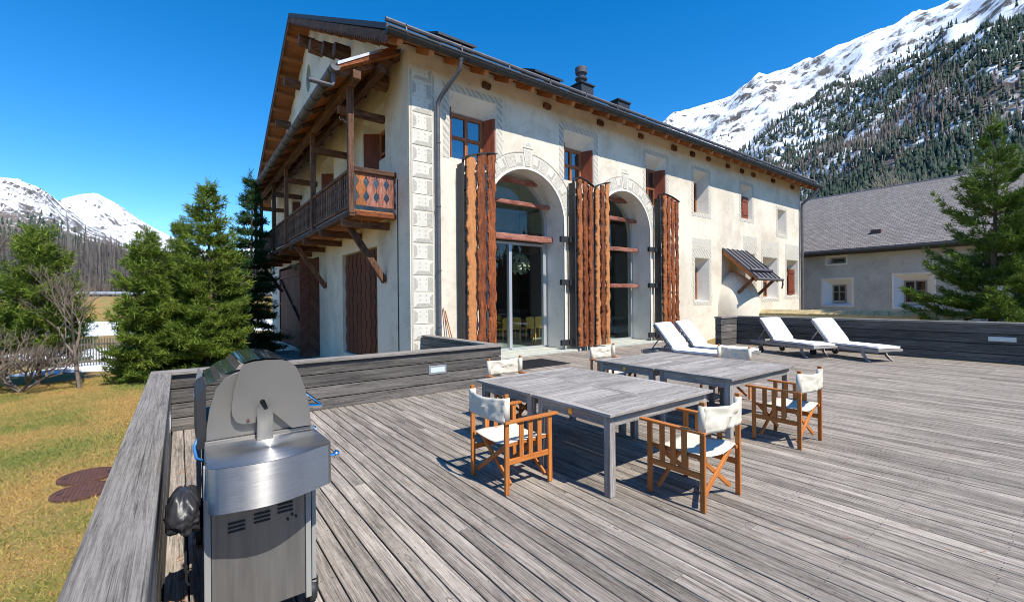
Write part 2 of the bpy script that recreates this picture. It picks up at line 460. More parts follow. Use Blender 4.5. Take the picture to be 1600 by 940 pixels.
# ------------------------------------------------------------------ mesh helpers
WM = {}
class MB:
    def __init__(s):
        s.v = []
        s.f = []
    def fit(s, k, dz):
        s.v = [(x * k, y * k, z * k + dz) for x, y, z in s.v]
        return s
    def add(s, vs, fs):
        k = len(s.v)
        s.v += [tuple(p) for p in vs]
        s.f += [tuple(i + k for i in f) for f in fs]
        return s
    def box(s, x0, x1, y0, y1, z0, z1):
        return s.add([(x0, y0, z0), (x1, y0, z0), (x1, y1, z0), (x0, y1, z0), (x0, y0, z1), (x1, y0, z1), (x1, y1, z1), (x0, y1, z1)],
                     [(0, 3, 2, 1), (4, 5, 6, 7), (0, 1, 5, 4), (1, 2, 6, 5), (2, 3, 7, 6), (3, 0, 4, 7)])
    def beam(s, p, q, w, h, up=(0, 0, 1)):
        p, q = Vector(p), Vector(q)
        d = (q - p).normalized()
        up = Vector(up)
        if abs(d.dot(up)) > 0.99:
            up = Vector((0, 1, 0))
        a = d.cross(up).normalized() * (w / 2)
        b = a.cross(d).normalized() * (h / 2)
        vs = [p - a - b, p + a - b, p + a + b, p - a + b, q - a - b, q + a - b, q + a + b, q - a + b]
        return s.add(vs, [(0, 1, 2, 3), (7, 6, 5, 4), (0, 4, 5, 1), (1, 5, 6, 2), (2, 6, 7, 3), (3, 7, 4, 0)])
    def tube(s, pts, r, seg=10, caps=True):
        pts = [Vector(p) for p in pts]
        rs = r if isinstance(r, (list, tuple)) else [r] * len(pts)
        rings = []
        ref = None
        for i, p in enumerate(pts):
            d = (pts[min(i + 1, len(pts) - 1)] - pts[max(i - 1, 0)]).normalized()
            if ref is None:
                ref = Vector((0, 0, 1)) if abs(d.z) < 0.9 else Vector((1, 0, 0))
            a = d.cross(ref).normalized()
            b = a.cross(d).normalized()
            ref = b
            rings.append([p + (a * math.cos(2 * math.pi * k / seg) + b * math.sin(2 * math.pi * k / seg)) * rs[i] for k in range(seg)])
        vs = [q for rg in rings for q in rg]
        fs = []
        for i in range(len(pts) - 1):
            for k in range(seg):
                k2 = (k + 1) % seg
                fs.append((i * seg + k, i * seg + k2, (i + 1) * seg + k2, (i + 1) * seg + k))
        if caps:
            fs.append(tuple(range(seg))[::-1])
            fs.append(tuple((len(pts) - 1) * seg + k for k in range(seg)))
        return s.add(vs, fs)
    def prism(s, poly, m, d0, d1):
        """poly (a, b) extruded from d0 to d1; m(a, b, d) gives the point"""
        n = len(poly)
        vs = [m(a, b, d0) for a, b in poly] + [m(a, b, d1) for a, b in poly]
        fs = [tuple(range(n)), tuple(range(n, 2 * n))[::-1]]
        fs += [(i, i + n, (i + 1) % n + n, (i + 1) % n) for i in range(n)]
        return s.add(vs, fs)
    def sheet(s, outer, holes, m, d):
        loops = [[Vector((a, b, 0)) for a, b in lp] for lp in [outer] + holes]
        tris = tessellate_polygon(loops)
        flat = [m(p.x, p.y, d) for lp in loops for p in lp]
        return s.add(flat, tris)
    def lathe(s, prof, c, seg=16, axis='Z'):
        vs = []
        for r, h in prof:
            for k in range(seg):
                a = 2 * math.pi * k / seg
                if axis == 'Z':
                    vs.append((c[0] + r * math.cos(a), c[1] + r * math.sin(a), c[2] + h))
                elif axis == 'X':
                    vs.append((c[0] + h, c[1] + r * math.cos(a), c[2] + r * math.sin(a)))
                else:
                    vs.append((c[0] + r * math.cos(a), c[1] + h, c[2] + r * math.sin(a)))
        fs = []
        for i in range(len(prof) - 1):
            for k in range(seg):
                k2 = (k + 1) % seg
                fs.append((i * seg + k, i * seg + k2, (i + 1) * seg + k2, (i + 1) * seg + k))
        fs.append(tuple(range(seg))[::-1])
        fs.append(tuple((len(prof) - 1) * seg + k for k in range(seg)))
        return s.add(vs, fs)
    def mesh(s, name, mat, smooth=False):
        me = bpy.data.meshes.new(name)
        me.from_pydata(s.v, [], s.f)
        if mat is not None:
            me.materials.append(M[mat] if isinstance(mat, str) else mat)
        if smooth:
            me.polygons.foreach_set('use_smooth', [True] * len(me.polygons))
        me.update()
        return me

def tag(o, label=None, cat=None, group=None, kind=None):
    if label: o['label'] = label
    if cat: o['category'] = cat
    if group: o['group'] = group
    if kind: o['kind'] = kind
    return o
def thing(name, loc, rz=0.0, label=None, cat=None, group=None):
    o = bpy.data.objects.new(name, None)
    o.empty_display_size = 0.2
    COL.objects.link(o)
    o.location = loc
    o.rotation_euler = (0, 0, rz)
    WM[o] = Matrix.Translation(Vector(loc)) @ Matrix.Rotation(rz, 4, 'Z')
    return tag(o, label, cat, group)
def put(name, me, parent=None, loc=None, rot=None, scale=None, local=False, bevel=0.0):
    o = bpy.data.objects.new(name, me)
    COL.objects.link(o)
    mw = Matrix.Identity(4)
    if loc is not None or rot is not None or scale is not None:
        o.location = loc or (0, 0, 0)
        if rot is not None:
            o.rotation_euler = rot
        if scale is not None:
            o.scale = scale
        mw = Matrix.LocRotScale(Vector(loc or (0, 0, 0)), o.rotation_euler.to_quaternion(), Vector(scale or (1, 1, 1)))
    if parent is not None:
        o.parent = parent
        if local:
            mw = WM[parent] @ mw
        else:
            o.matrix_parent_inverse = WM[parent].inverted()
    WM[o] = mw
    if bevel:
        b = o.modifiers.new('bevel', 'BEVEL')
        b.width = bevel
        b.segments = 2
        b.limit_method = 'ANGLE'
        b.angle_limit = R(35)
    return o
def obj(name, mb, mat, parent=None, smooth=False, local=False, bevel=0.0):
    return put(name, mb.mesh(name, mat, smooth), parent, local=local, bevel=bevel)
def part(name, mb, mat, parent, loc=(0, 0, 0), rot=None, **k):
    return put(name, mb.mesh(name, mat), parent, loc=loc, rot=rot, **k)
def copy_tree(o, parent=None):
    c = o.copy()
    COL.objects.link(c)
    if parent is not None:
        c.parent = parent
        c.matrix_parent_inverse = o.matrix_parent_inverse.copy()
    for ch in list(o.children):
        copy_tree(ch, c)
    return c
def autosmooth(o, ang=40):
    me = o.data
    me.polygons.foreach_set('use_smooth', [True] * len(me.polygons))
    try:
        me.set_sharp_from_angle(angle=R(ang))
    except Exception:
        pass
    return o
XY = lambda a, b, d: (a, b, d)          # horizontal outline
XZ = lambda a, b, d: (a, d, b)          # outline in a wall facing -Y
YZ = lambda a, b, d: (d, a, b)          # outline in a wall facing -X

# ------------------------------------------------------------------ terrain
def smooth01(a, b, x):
    t = max(0.0, min(1.0, (x - a) / (b - a)))
    return t * t * (3 - 2 * t)
def ground_z(x, y):
    z = -1.2 + 0.10 * mnoise.noise(Vector((x * 0.12, y * 0.12, 0.3)))
    # dip to a snowy strip, then the bank of the valley road
    z += -0.25 * smooth01(24, 34, y) * (1 - smooth01(78, 84, y))
    z += 3.9 * smooth01(80, 99, y)
    # gentle rise on the right behind the terrace
    z += 1.1 * smooth01(14, 20, x) * (1 - smooth01(70, 80, y))
    # level seat for the house and terrace
    return z
gx = [-6000, -3000, -1500, -800, -400, -200, -120, -80] + list(np.arange(-60, 61, 2.0)) + [80, 120, 200, 400, 800, 1500, 3000, 6000]
gy = [-3000, -1200, -500, -200, -100, -60, -40] + list(np.arange(-30, 121, 2.5)) + [140, 180, 260, 400, 800, 1500, 3000, 7000]
mb = MB()
nx = len(gx)
mb.v = [(float(x), float(y), ground_z(x, y)) for y in gy for x in gx]
mb.f = [(j * nx + i, j * nx + i + 1, (j + 1) * nx + i + 1, (j + 1) * nx + i) for j in range(len(gy) - 1) for i in range(nx - 1)]
ground = tag(obj('ground', mb, 'lawn', smooth=True), kind='structure')

# snow lying beyond the lawn, and thawing patches
def snow_sheet(pts, name='snow_patch', rise=0.03, n=26, seed=0):
    """an irregular low mound of old snow following the ground"""
    cx = sum(p[0] for p in pts) / len(pts)
    cy = sum(p[1] for p in pts) / len(pts)
    out = []
    for i in range(len(pts)):
        a, b = pts[i], pts[(i + 1) % len(pts)]
        for k in range(6):
            u = k / 6
            x, y = a[0] + (b[0] - a[0]) * u, a[1] + (b[1] - a[1]) * u
            w = 1 + 0.16 * mnoise.noise(Vector((x * 0.9 + seed, y * 0.9, 1.7)))
            out.append((cx + (x - cx) * w, cy + (y - cy) * w))
    mb = MB()
    k = len(out)
    rings = (1.0, 0.92, 0.75, 0.5, 0.25)
    for j, q in enumerate(rings):
        for x, y in out:
            X, Y = cx + (x - cx) * q, cy + (y - cy) * q
            mb.v.append((X, Y, ground_z(X, Y) + (-0.02, 0.5, 0.85, 1.0, 1.0)[j] * rise + 0.012))
    mb.v.append((cx, cy, ground_z(cx, cy) + rise + 0.012))
    for j in range(len(rings) - 1):
        for i in range(k):
            mb.f.append((j * k + i, j * k + (i + 1) % k, (j + 1) * k + (i + 1) % k, (j + 1) * k + i))
    for i in range(k):
        mb.f.append(((len(rings) - 1) * k + i, (len(rings) - 1) * k + (i + 1) % k, len(mb.v) - 1))
    return tag(obj(name, mb, 'snow', smooth=True), kind='structure')
mb = MB()
xs = np.linspace(-70, 20, 46)
ys = np.linspace(56, 84, 17)
for j, y in enumerate(ys):
    for i, x in enumerate(xs):
        e = 0.12 if 0 < j < len(ys) - 1 else -0.05
        yy = y + (2.5 * mnoise.noise(Vector((x * 0.11, y, 4))) if j in (0, len(ys) - 1) else 0)
        mb.v.append((x, yy, ground_z(x, yy) + e))
mb.f = [(j * 46 + i, j * 46 + i + 1, (j + 1) * 46 + i + 1, (j + 1) * 46 + i) for j in range(16) for i in range(45)]
tag(obj('snow_field', mb, 'snow', smooth=True), kind='structure')
snow_sheet([(-5.6, 26.5), (-2.0, 26.0), (0.4, 28.5), (-1.6, 31.5), (-4.5, 31)], rise=0.12, seed=3)
snow_sheet([(-1.8, 34), (-1.0, 38), (-5, 42), (-9, 40), (-6, 34.5)], rise=0.15, seed=9)
snow_sheet([(-1.0, 24.6), (1.6, 24.2), (2.4, 26.4), (0.2, 27.2)], rise=0.14, seed=15)
# valley road on the bank
mb = MB()
for i, x in enumerate(np.linspace(-160, 60, 45)):
    for y in (100.5, 107.0):
        mb.v.append((x, y, ground_z(x, y) + 0.02))
mb.f = [(2 * i, 2 * i + 2, 2 * i + 3, 2 * i + 1) for i in range(44)]
tag(obj('road', mb, simple('asphalt', (0.06, 0.06, 0.06), 0.85, 0, 3, 0.15)), kind='structure')
gr = thing('guard_rail', (-20, 99.6, ground_z(-20, 99.6)), 0, 'grey steel guard rail along the far valley road', 'guard rail')
mb = MB().box(-110, 40, 99.5, 99.56, 2.70 + 0.45, 2.70 + 0.85)
obj('rail', mb, 'zinc', gr)
pm = MB().box(-0.07, 0.07, -0.05, 0.05, -0.3, 0.8).mesh('post', 'zinc')
for i in range(18):
    put('post', pm, gr, loc=(-40 + i * 4.0, 99.63, ground_z(-40 + i * 4, 99.63)))

# mountains -------------------------------------------------------
def mountain(name, ridge, foot_frac, p, ns, nt, amp, mat, back=0.5, seed=0, foot_z=-2.0, rfreq=1.0):
    ridge = [Vector(q) for q in ridge]
    L = [0.0]
    for a, b in zip(ridge, ridge[1:]):
        L.append(L[-1] + (b - a).length)
    def at(u):
        q = u * L[-1]
        for i in range(len(ridge) - 1):
            if q <= L[i + 1] or i == len(ridge) - 2:
                w = (q - L[i]) / (L[i + 1] - L[i])
                return ridge[i].lerp(ridge[i + 1], w)
    def surf(u, t):
        r = at(u)
        if t <= 1:
            fx, fy = r.x * foot_frac, r.y * foot_frac
            x, y = fx + (r.x - fx) * t, fy + (r.y - fy) * t
            z = foot_z + (r.z - foot_z) * t ** p
        else:
            x, y = r.x * (1 + (t - 1) * back), r.y * (1 + (t - 1) * back)
            z = r.z * (1 - 1.2 * (t - 1))
        env = min(1.0, t * 3) * (1 - 0.72 * math.exp(-((t - 1) / 0.05) ** 2))
        q = Vector((x * 0.0032 * rfreq + seed, y * 0.0032 * rfreq, z * 0.002))
        d = mnoise.fractal(q, 0.9, 2.1, 6)
        rg = 1 - abs(mnoise.noise(q * 1.7 + Vector((5, 5, 5)))) * 2
        z += amp * env * (d * 0.8 + 0.35 * rg)
        if t > 0.93 and t <= 1.0:
            z += amp * 0.10 * mnoise.noise(Vector((x * 0.03, y * 0.03, 2 + seed)))
        return Vector((x, y, z))
    mb = MB()
    for j in range(nt + 1):
        t = 1.25 * j / nt
        for i in range(ns + 1):
            mb.v.append(tuple(surf(i / ns, t)))
    mb.f = [(j * (ns + 1) + i, j * (ns + 1) + i + 1, (j + 1) * (ns + 1) + i + 1, (j + 1) * (ns + 1) + i) for j in range(nt) for i in range(ns)]
    o = tag(obj(name, mb, mat, smooth=True), kind='structure')
    return surf, o
MR = mountain_mat('snowy_mountain_right', 300, -260, sc=1.0, thr=0.50)
ML = mountain_mat('snowy_mountain_left', 330, 120, sc=0.9, thr=0.55)
ML2 = mountain_mat('snowy_peak_far', 420, 150, sc=0.7, thr=0.53)
surfR, _ = mountain('mountain', [(-900, 3900, 120), (300, 3300, 300), (1390, 2545, 570), (1975, 1975, 811), (2141, 1621, 939), (2153, 1419, 972), (2144, 1229, 975), (2104, 1078, 958), (2064, 914, 977), (2017, 745, 941), (1954, 595, 916), (1883, 447, 889), (1798, 335, 852), (1703, 252, 808), (1610, 118, 790), (1506, -52, 763), (1377, -251, 639)],
    0.17, 1.15, 260, 150, 62, MR, seed=1.3, rfreq=1.6)
surfA, _ = mountain('mountain', [(-1235, 2058, 396), (-891, 2336, 466), (-667, 2513, 488), (-570, 2639, 496), (-521, 2751, 501), (-472, 2861, 490), (-372, 2977, 399), (-215, 3093, 313), (-58, 3199, 277), (158, 3296, 242), (594, 3348, 198)],
    0.25, 1.25, 150, 90, 46, ML, seed=7.1)
surfB, _ = mountain('mountain', [(-972, 4496, 583), (-812, 4620, 664), (-702, 4730, 791), (-639, 4831, 838), (-539, 4934, 886), (-391, 5039, 812), (-249, 5139, 714), (-84, 5236, 619), (101, 5326, 538), (766, 5364, 379), (1948, 5153, 258), (3348, 4489, 219)],
    0.5, 1.2, 160, 90, 60, ML2, seed=3.7, foot_z=60)
HM = simple('brown_woodland_floor', (0.13, 0.09, 0.06), 0.95, 0, 0.05, 0.3)
surfH, _ = mountain('hill', [(-420, 330, 32), (-178, 380, 31), (-123, 402, 33), (-89, 410, 35), (-75, 423, 33), (-58, 436, 35), (-39, 448, 34), (-8, 460, 31), (57, 477, 24), (177, 468, 20), (420, 430, 18)],
    0.3, 1.0, 80, 40, 5, HM, seed=2.2, foot_z=1.0)

# forests: far conifers and leafless larches, a mass that nobody could count
def forest(name, pts, hs, mat, label, bare=False, seed=1, seg=5):
    rng = np.random.default_rng(seed)
    n = len(pts)
    pts = np.array(pts)
    hs = np.array(hs)[:, None]
    vs, fs = [], []
    tiers = ((0.08, 0.5, 0.19), (0.32, 0.78, 0.145), (0.58, 1.0, 0.09)) if not bare else ((0.12, 0.55, 0.10), (0.3, 0.8, 0.085), (0.5, 1.0, 0.05))
    k = 0
    for z0, z1, w in tiers:
        ang = rng.uniform(0, 6.28, (n, 1)) + np.arange(seg)[None, :] * 6.2832 / seg
        rr = hs * w * rng.uniform(0.7, 1.3, (n, seg))
        ring = np.stack([pts[:, :1] + rr * np.cos(ang), pts[:, 1:2] + rr * np.sin(ang), pts[:, 2:] + hs * z0 + hs * 0.06 * rng.uniform(-1, 1, (n, seg))], -1)
        tip = np.stack([pts[:, 0] + hs[:, 0] * rng.uniform(-.02, .02, n), pts[:, 1], pts[:, 2] + hs[:, 0] * z1], -1)[:, None]
        vs.append(np.concatenate([ring, tip], 1).reshape(-1, 3))
        base = k + np.arange(n)[:, None] * (seg + 1)
        for i in range(seg):
            fs.append(np.stack([base[:, 0] + i, base[:, 0] + (i + 1) % seg, base[:, 0] + seg], -1))
        k += n * (seg + 1)
    me = bpy.data.meshes.new(name)
    V = np.concatenate(vs)
    F = np.concatenate(fs)
    me.vertices.add(len(V))
    me.vertices.foreach_set('co', V.astype(np.float32).ravel())
    me.loops.add(F.size)
    me.loops.foreach_set('vertex_index', F.astype(np.int32).ravel())
    me.polygons.add(len(F))
    me.polygons.foreach_set('loop_start', np.arange(0, F.size, 3, dtype=np.int32))
    me.materials.append(M[mat])
    me.update()
    me.validate()
    return tag(put(name, me), label, 'forest', kind='stuff')
rng = random.Random(5)
ev, evh, la, lah = [], [], [], []
while len(ev) + len(la) < 34000:
    u = rng.uniform(0.58, 1.0)
    t = rng.random() ** 1.15 * 0.8
    tl = 0.30 + 0.36 * smooth01(0.62, 0.91, u)
    p = surfR(u, t)
    nz = mnoise.noise(Vector((p.x * 0.010, p.y * 0.010, p.z * 0.016))) + 0.55 * mnoise.noise(Vector((p.x * 0.035, p.y * 0.035, 9)))
    dens = 1.0 - smooth01(tl - 0.07, tl + 0.05, t + 0.13 * nz)
    if t > 0.24:
        dens *= smooth01(-0.55, 0.35, nz + 0.30 + (0.30 if t < 0.36 else 0))
    if rng.random() > dens:
        continue
    bare = mnoise.noise(Vector((p.x * 0.006, p.y * 0.006, 3.3))) + rng.uniform(-.5, .5) + (0.25 if t < 0.3 else -0.1) > 0.16
    h = 5 + 13 * rng.random() ** 1.6
    (la if bare else ev).append(tuple(p))
    (lah if bare else evh).append(h)
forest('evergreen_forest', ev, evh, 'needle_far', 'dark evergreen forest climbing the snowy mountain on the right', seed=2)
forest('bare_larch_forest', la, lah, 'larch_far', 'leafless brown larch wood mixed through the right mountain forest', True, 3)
ev, evh = [], []
while len(ev) < 2600:
    u, t = rng.uniform(0.1, 1.0), rng.uniform(0.08, 0.62)
    p = surfA(u, t)
    if mnoise.noise(Vector((p.x * 0.004, p.y * 0.004, 1))) + rng.uniform(-.35, .35) + (0.55 - t) * 1.2 < 0.1:
        continue
    ev.append(tuple(p)); evh.append(rng.uniform(12, 24))
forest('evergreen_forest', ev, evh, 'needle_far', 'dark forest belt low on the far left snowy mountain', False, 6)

# ------------------------------------------------------------------ terrace
XW, YF = 4.78, 10.8            # left and front wall planes of the farmhouse
def rect(mb, m, a0, a1, b0, b1, d0, d1):
    return mb.prism([(a0, b0), (a1, b0), (a1, b1), (a0, b1)], m, d0, d1)

mb = MB().prism([(-0.28, -3.2), (16.7, -3.2), (16.7, 8.3), (15.0, 8.3), (15.0, 10.78), (5.15, 10.78), (5.15, 7.6), (-0.28, 7.6)], XY, -1.5, -0.055)
base = tag(obj('terrace_base', mb, simple('dark_substructure', (0.025, 0.022, 0.02), 0.9)), kind='structure')  # near-black colour puts the shade of the board gaps into the base
deck = tag(obj('deck', MB().box(-0.25, 16.6, -3.15, -2.45, -0.05, -0.012), 'deckX'), kind='structure')
pitch, bw = 0.124, 0.114
nb = int((16.43 + 0.08) / pitch)
for i in range(nb):
    x0 = -0.085 + i * pitch
    y1 = 7.5 if x0 < 5.02 else (10.42 if x0 < 15.1 else 8.2)
    j = RND.choice((1.6, 2.9, 4.2, 5.5, 6.6)) + RND.uniform(-0.02, 0.02)
    for a, b in ((-2.4, j - 0.002), (j + 0.002, y1)):
        h = RND.uniform(-0.0018, 0.0018)
        me = MB().add([(0, -(b - a) / 2, -0.03), (bw, -(b - a) / 2, -0.03), (bw, (b - a) / 2, -0.03), (0, (b - a) / 2, -0.03),
                       (0, -(b - a) / 2, -0.004), (0.004, -(b - a) / 2, 0), (bw - 0.004, -(b - a) / 2, 0), (bw, -(b - a) / 2, -0.004),
                       (0, (b - a) / 2, -0.004), (0.004, (b - a) / 2, 0), (bw - 0.004, (b - a) / 2, 0), (bw, (b - a) / 2, -0.004)],
                      [(3, 2, 1, 0), (0, 1, 7, 6, 5, 4), (2, 3, 8, 9, 10, 11), (0, 4, 8, 3), (1, 2, 11, 7), (4, 5, 9, 8), (5, 6, 10, 9), (6, 7, 11, 10)]).mesh('board', 'deckY')
        put('board', me, deck, loc=(x0 + RND.uniform(-.001, .001), (a + b) / 2, h))

scr = []
for i in range(nb):
    x0 = -0.085 + i * pitch
    y1 = 7.5 if x0 < 5.02 else (10.42 if x0 < 15.1 else 8.2)
    for y in np.arange(-0.2, y1, 0.62):
        for dx in (0.022, 0.092):
            scr.append((x0 + dx + RND.uniform(-.003, .003), float(y) + RND.uniform(-.006, .006)))
mb = MB()
for x, y in scr:
    mb.add([(x + 0.0042 * math.cos(a), y + 0.0042 * math.sin(a), 0.0022) for a in (0, 1.05, 2.1, 3.14, 4.19, 5.24)], [(0, 1, 2, 3, 4, 5)])
tag(put('screw_heads', mb.mesh('screw_heads', 'rubber'), deck), kind='stuff')
mb = MB()
for i in range(230):
    x, y = (RND.uniform(-0.05, 0.1), RND.uniform(1.2, 6)) if i < 120 else (RND.uniform(0.2, 9), RND.uniform(0.3, 7))
    a, L_ = RND.uniform(0, 6.28), RND.uniform(0.03, 0.07)
    mb.beam((x, y, 0.005), (x + L_ * math.cos(a), y + L_ * math.sin(a), 0.006 + RND.uniform(0, .006)), 0.0022, 0.0016)
tag(put('pine_litter', mb.mesh('pine_litter', simple('dry_pine_needles', (0.45, 0.17, 0.05), 0.8)), deck), kind='stuff')

def parapet(name, label, caps, planks, lamps=(), posts=()):
    """caps and planks: boxes x0,x1,y0,y1,z0,z1 with their grain axis"""
    xs = [c[0] for c in caps]
    ys = [c[2] for c in caps]
    t = thing(name, (sum(xs) / len(xs), sum(ys) / len(ys), 0), 0, label, 'parapet')
    for nm, lst, mt in (('cap', caps, 'rail'), ('plank', planks, 'para'), ('post', posts, 'para')):
        for q in lst:
            x0, x1, y0, y1, z0, z1, ax = q[:7]
            mk = q[7] if len(q) > 7 else mt
            cx, cy, cz = (x0 + x1) / 2, (y0 + y1) / 2, (z0 + z1) / 2
            me = MB().box(x0 - cx, x1 - cx, y0 - cy, y1 - cy, z0 - cz, z1 - cz).mesh(nm, mk + ax)
            put(nm, me, t, loc=(cx, cy, cz), bevel=0.006)
    for x0, x1, y0, y1, z0, z1 in lamps:
        a = obj('step_lamp', MB().box(x0, x1, y0, y1, z0, z1), 'zinc', t, bevel=0.004)
        e = 0.035
        if x1 - x0 > y1 - y0:
            g = MB().box(x0 + e, x1 - e, y0 - 0.004, y1, z0 + e, z1 - e)
        elif x0 < 1:
            g = MB().box(x0, x1 + 0.004, y0 + e, y1 - e, z0 + e, z1 - e)
        else:
            g = MB().box(x0 - 0.004, x1, y0 + e, y1 - e, z0 + e, z1 - e)
        obj('lamp_cover', g, 'lampglass', a)
    return t
rows = [(0.0, 0.165), (0.178, 0.36), (0.373, 0.555), (0.568, 0.745)]
parapet('side_parapet', 'grey weathered timber parapet with broad cap along the lawn side of the deck',
        [(-0.312, -0.088, -3.1, 7.40, 0.752, 0.8, 'Y')],
        [(-0.135, -0.1, -3.1, 7.448, a, b, 'Y', 'rail') for a, b in rows] + [(-0.29, -0.255, -3.1, 7.6, a - 0.4, b, 'Y') for a, b in rows[-3:]],
        [(-0.1, -0.09, 6.1, 6.5, 0.3, 0.46)], [(-0.255, -0.137, y, y + 0.1, -0.04, 0.75, 'Z') for y in (-1, 1.2, 3.4, 5.6, 7.2)])
bp_rows = rows
parapet('back_parapet', 'dark weathered plank parapet in front of the house corner turning back to the wall',
        [(-0.312, 5.29, 7.402, 7.64, 0.752, 0.8, 'X'), (5.05, 5.288, 7.642, 10.74, 0.752, 0.8, 'Y')],
        [(-0.098, 5.262, 7.45, 7.485, a, b, 'X') for a, b in bp_rows] + [(-0.29, 5.04, 7.56, 7.6, a - 0.05, b, 'X') for a, b in bp_rows]
        + [(5.225, 5.26, 7.49, 10.74, a, b, 'Y') for a, b in bp_rows] + [(5.07, 5.105, 7.64, 10.74, a, b, 'Y') for a, b in bp_rows],
        [(3.64, 4.0, 7.438, 7.45, 0.35, 0.51)], [(x, x + 0.1, 7.487, 7.558, -0.04, 0.75, 'Z') for x in (0.4, 1.8, 3.2, 4.6)])
rr = [(0.0, 0.22), (0.235, 0.475), (0.49, 0.73), (0.745, 0.965)]
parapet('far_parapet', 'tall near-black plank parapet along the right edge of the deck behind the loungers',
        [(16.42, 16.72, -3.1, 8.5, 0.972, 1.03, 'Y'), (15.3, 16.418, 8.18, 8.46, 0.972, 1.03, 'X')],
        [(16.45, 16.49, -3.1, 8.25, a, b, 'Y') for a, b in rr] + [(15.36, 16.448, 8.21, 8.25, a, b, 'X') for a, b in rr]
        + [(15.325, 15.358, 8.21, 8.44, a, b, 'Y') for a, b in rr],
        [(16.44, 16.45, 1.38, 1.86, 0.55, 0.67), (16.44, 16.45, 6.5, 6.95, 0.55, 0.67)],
        [(16.495, 16.6, y, y + 0.1, -0.04, 0.97, 'Z') for y in (-1, 1.2, 3.4, 5.6, 7.8)] + [(16.605, 16.65, -3.1, 8.45, 0.0, 0.968, 'Y'), (15.36, 16.6, 8.4, 8.44, 0.0, 0.968, 'X')])  # last two are backing boards, added to stop light showing through the gaps

# ------------------------------------------------------------------ the farmhouse
house = thing('farmhouse', (XW, YF, -1.2), 0, 'large cream plastered mountain farmhouse with arched glass doors and timber balcony', 'house')
ZT = 8.3
def arch_pts(cx, r, zs, z0, n=22):
    return [(cx - r, z0)] + [(cx - r * math.cos(math.pi * k / n), zs + r * math.sin(math.pi * k / n)) for k in range(n + 1)] + [(cx + r, z0)]
ARCH = [(8.71, 1.51, 4.22), (13.36, 1.48, 4.22)]
UW = [(5.97, 7.53, 5.62, 7.45), (10.25, 11.68, 5.66, 7.32), (14.6, 15.95, 5.35, 7.34), (17.95, 19.14, 5.43, 7.28), (22.12, 23.22, 5.6, 7.24), (26.12, 27.15, 5.12, 6.48)]
LWN = [(18.0, 19.14, 1.55, 3.45), (22.5, 23.5, 1.75, 3.88), (24.35, 26.05, 1.65, 3.8), (27.2, 28.7, 1.78, 3.78)]
rc = lambda q: [(q[0], q[2]), (q[0], q[3]), (q[1], q[3]), (q[1], q[2])]
holes = [rc(q) for q in UW + LWN] + [arch_pts(cx, r, zs, 0.06) for cx, r, zs in ARCH]
mb = MB().sheet([(XW, -1.5), (XW, ZT), (29.05, ZT), (29.05, -1.5)], holes, XZ, YF)
obj('wall', mb, 'plaster', house)
# left (gable) wall
LU = [(12.45, 14.45, 5.5, 7.45), (17.8, 19.8, 5.5, 7.4), (23.7, 25.8, 5.5, 7.3)]
SLAT = (13.2, 16.75, -0.15, 3.36)
DOOR = (20.2, 29.6, -0.65, 3.6)
oval = [(21.8 + 0.42 * math.cos(a), 11.85 + 0.62 * math.sin(a)) for a in np.linspace(0, 2 * math.pi, 20, endpoint=False)]
RM, RF, RY = 0.54, 0.49, 21.3
RZ = ZT + RM * (RY - YF)
mb = MB().sheet([(YF, -1.5), (32.2, -1.5), (32.2, RZ - RF * (32.2 - RY)), (RY, RZ), (YF, ZT)], [rc(q) for q in LU + [SLAT, DOOR]] + [oval], YZ, XW)
obj('wall', mb, 'plaster', house)
mb = MB().sheet([(YF, -1.5), (32.2, -1.5), (32.2, RZ - RF * (32.2 - RY)), (RY, RZ), (YF, ZT)], [], YZ, 29.05)
obj('wall', mb, 'plaster', house)
mb = MB().sheet([(XW, -1.5), (29.05, -1.5), (29.05, 8.0), (XW, 8.0)], [], XZ, 32.2)
obj('wall', mb, 'plaster', house)

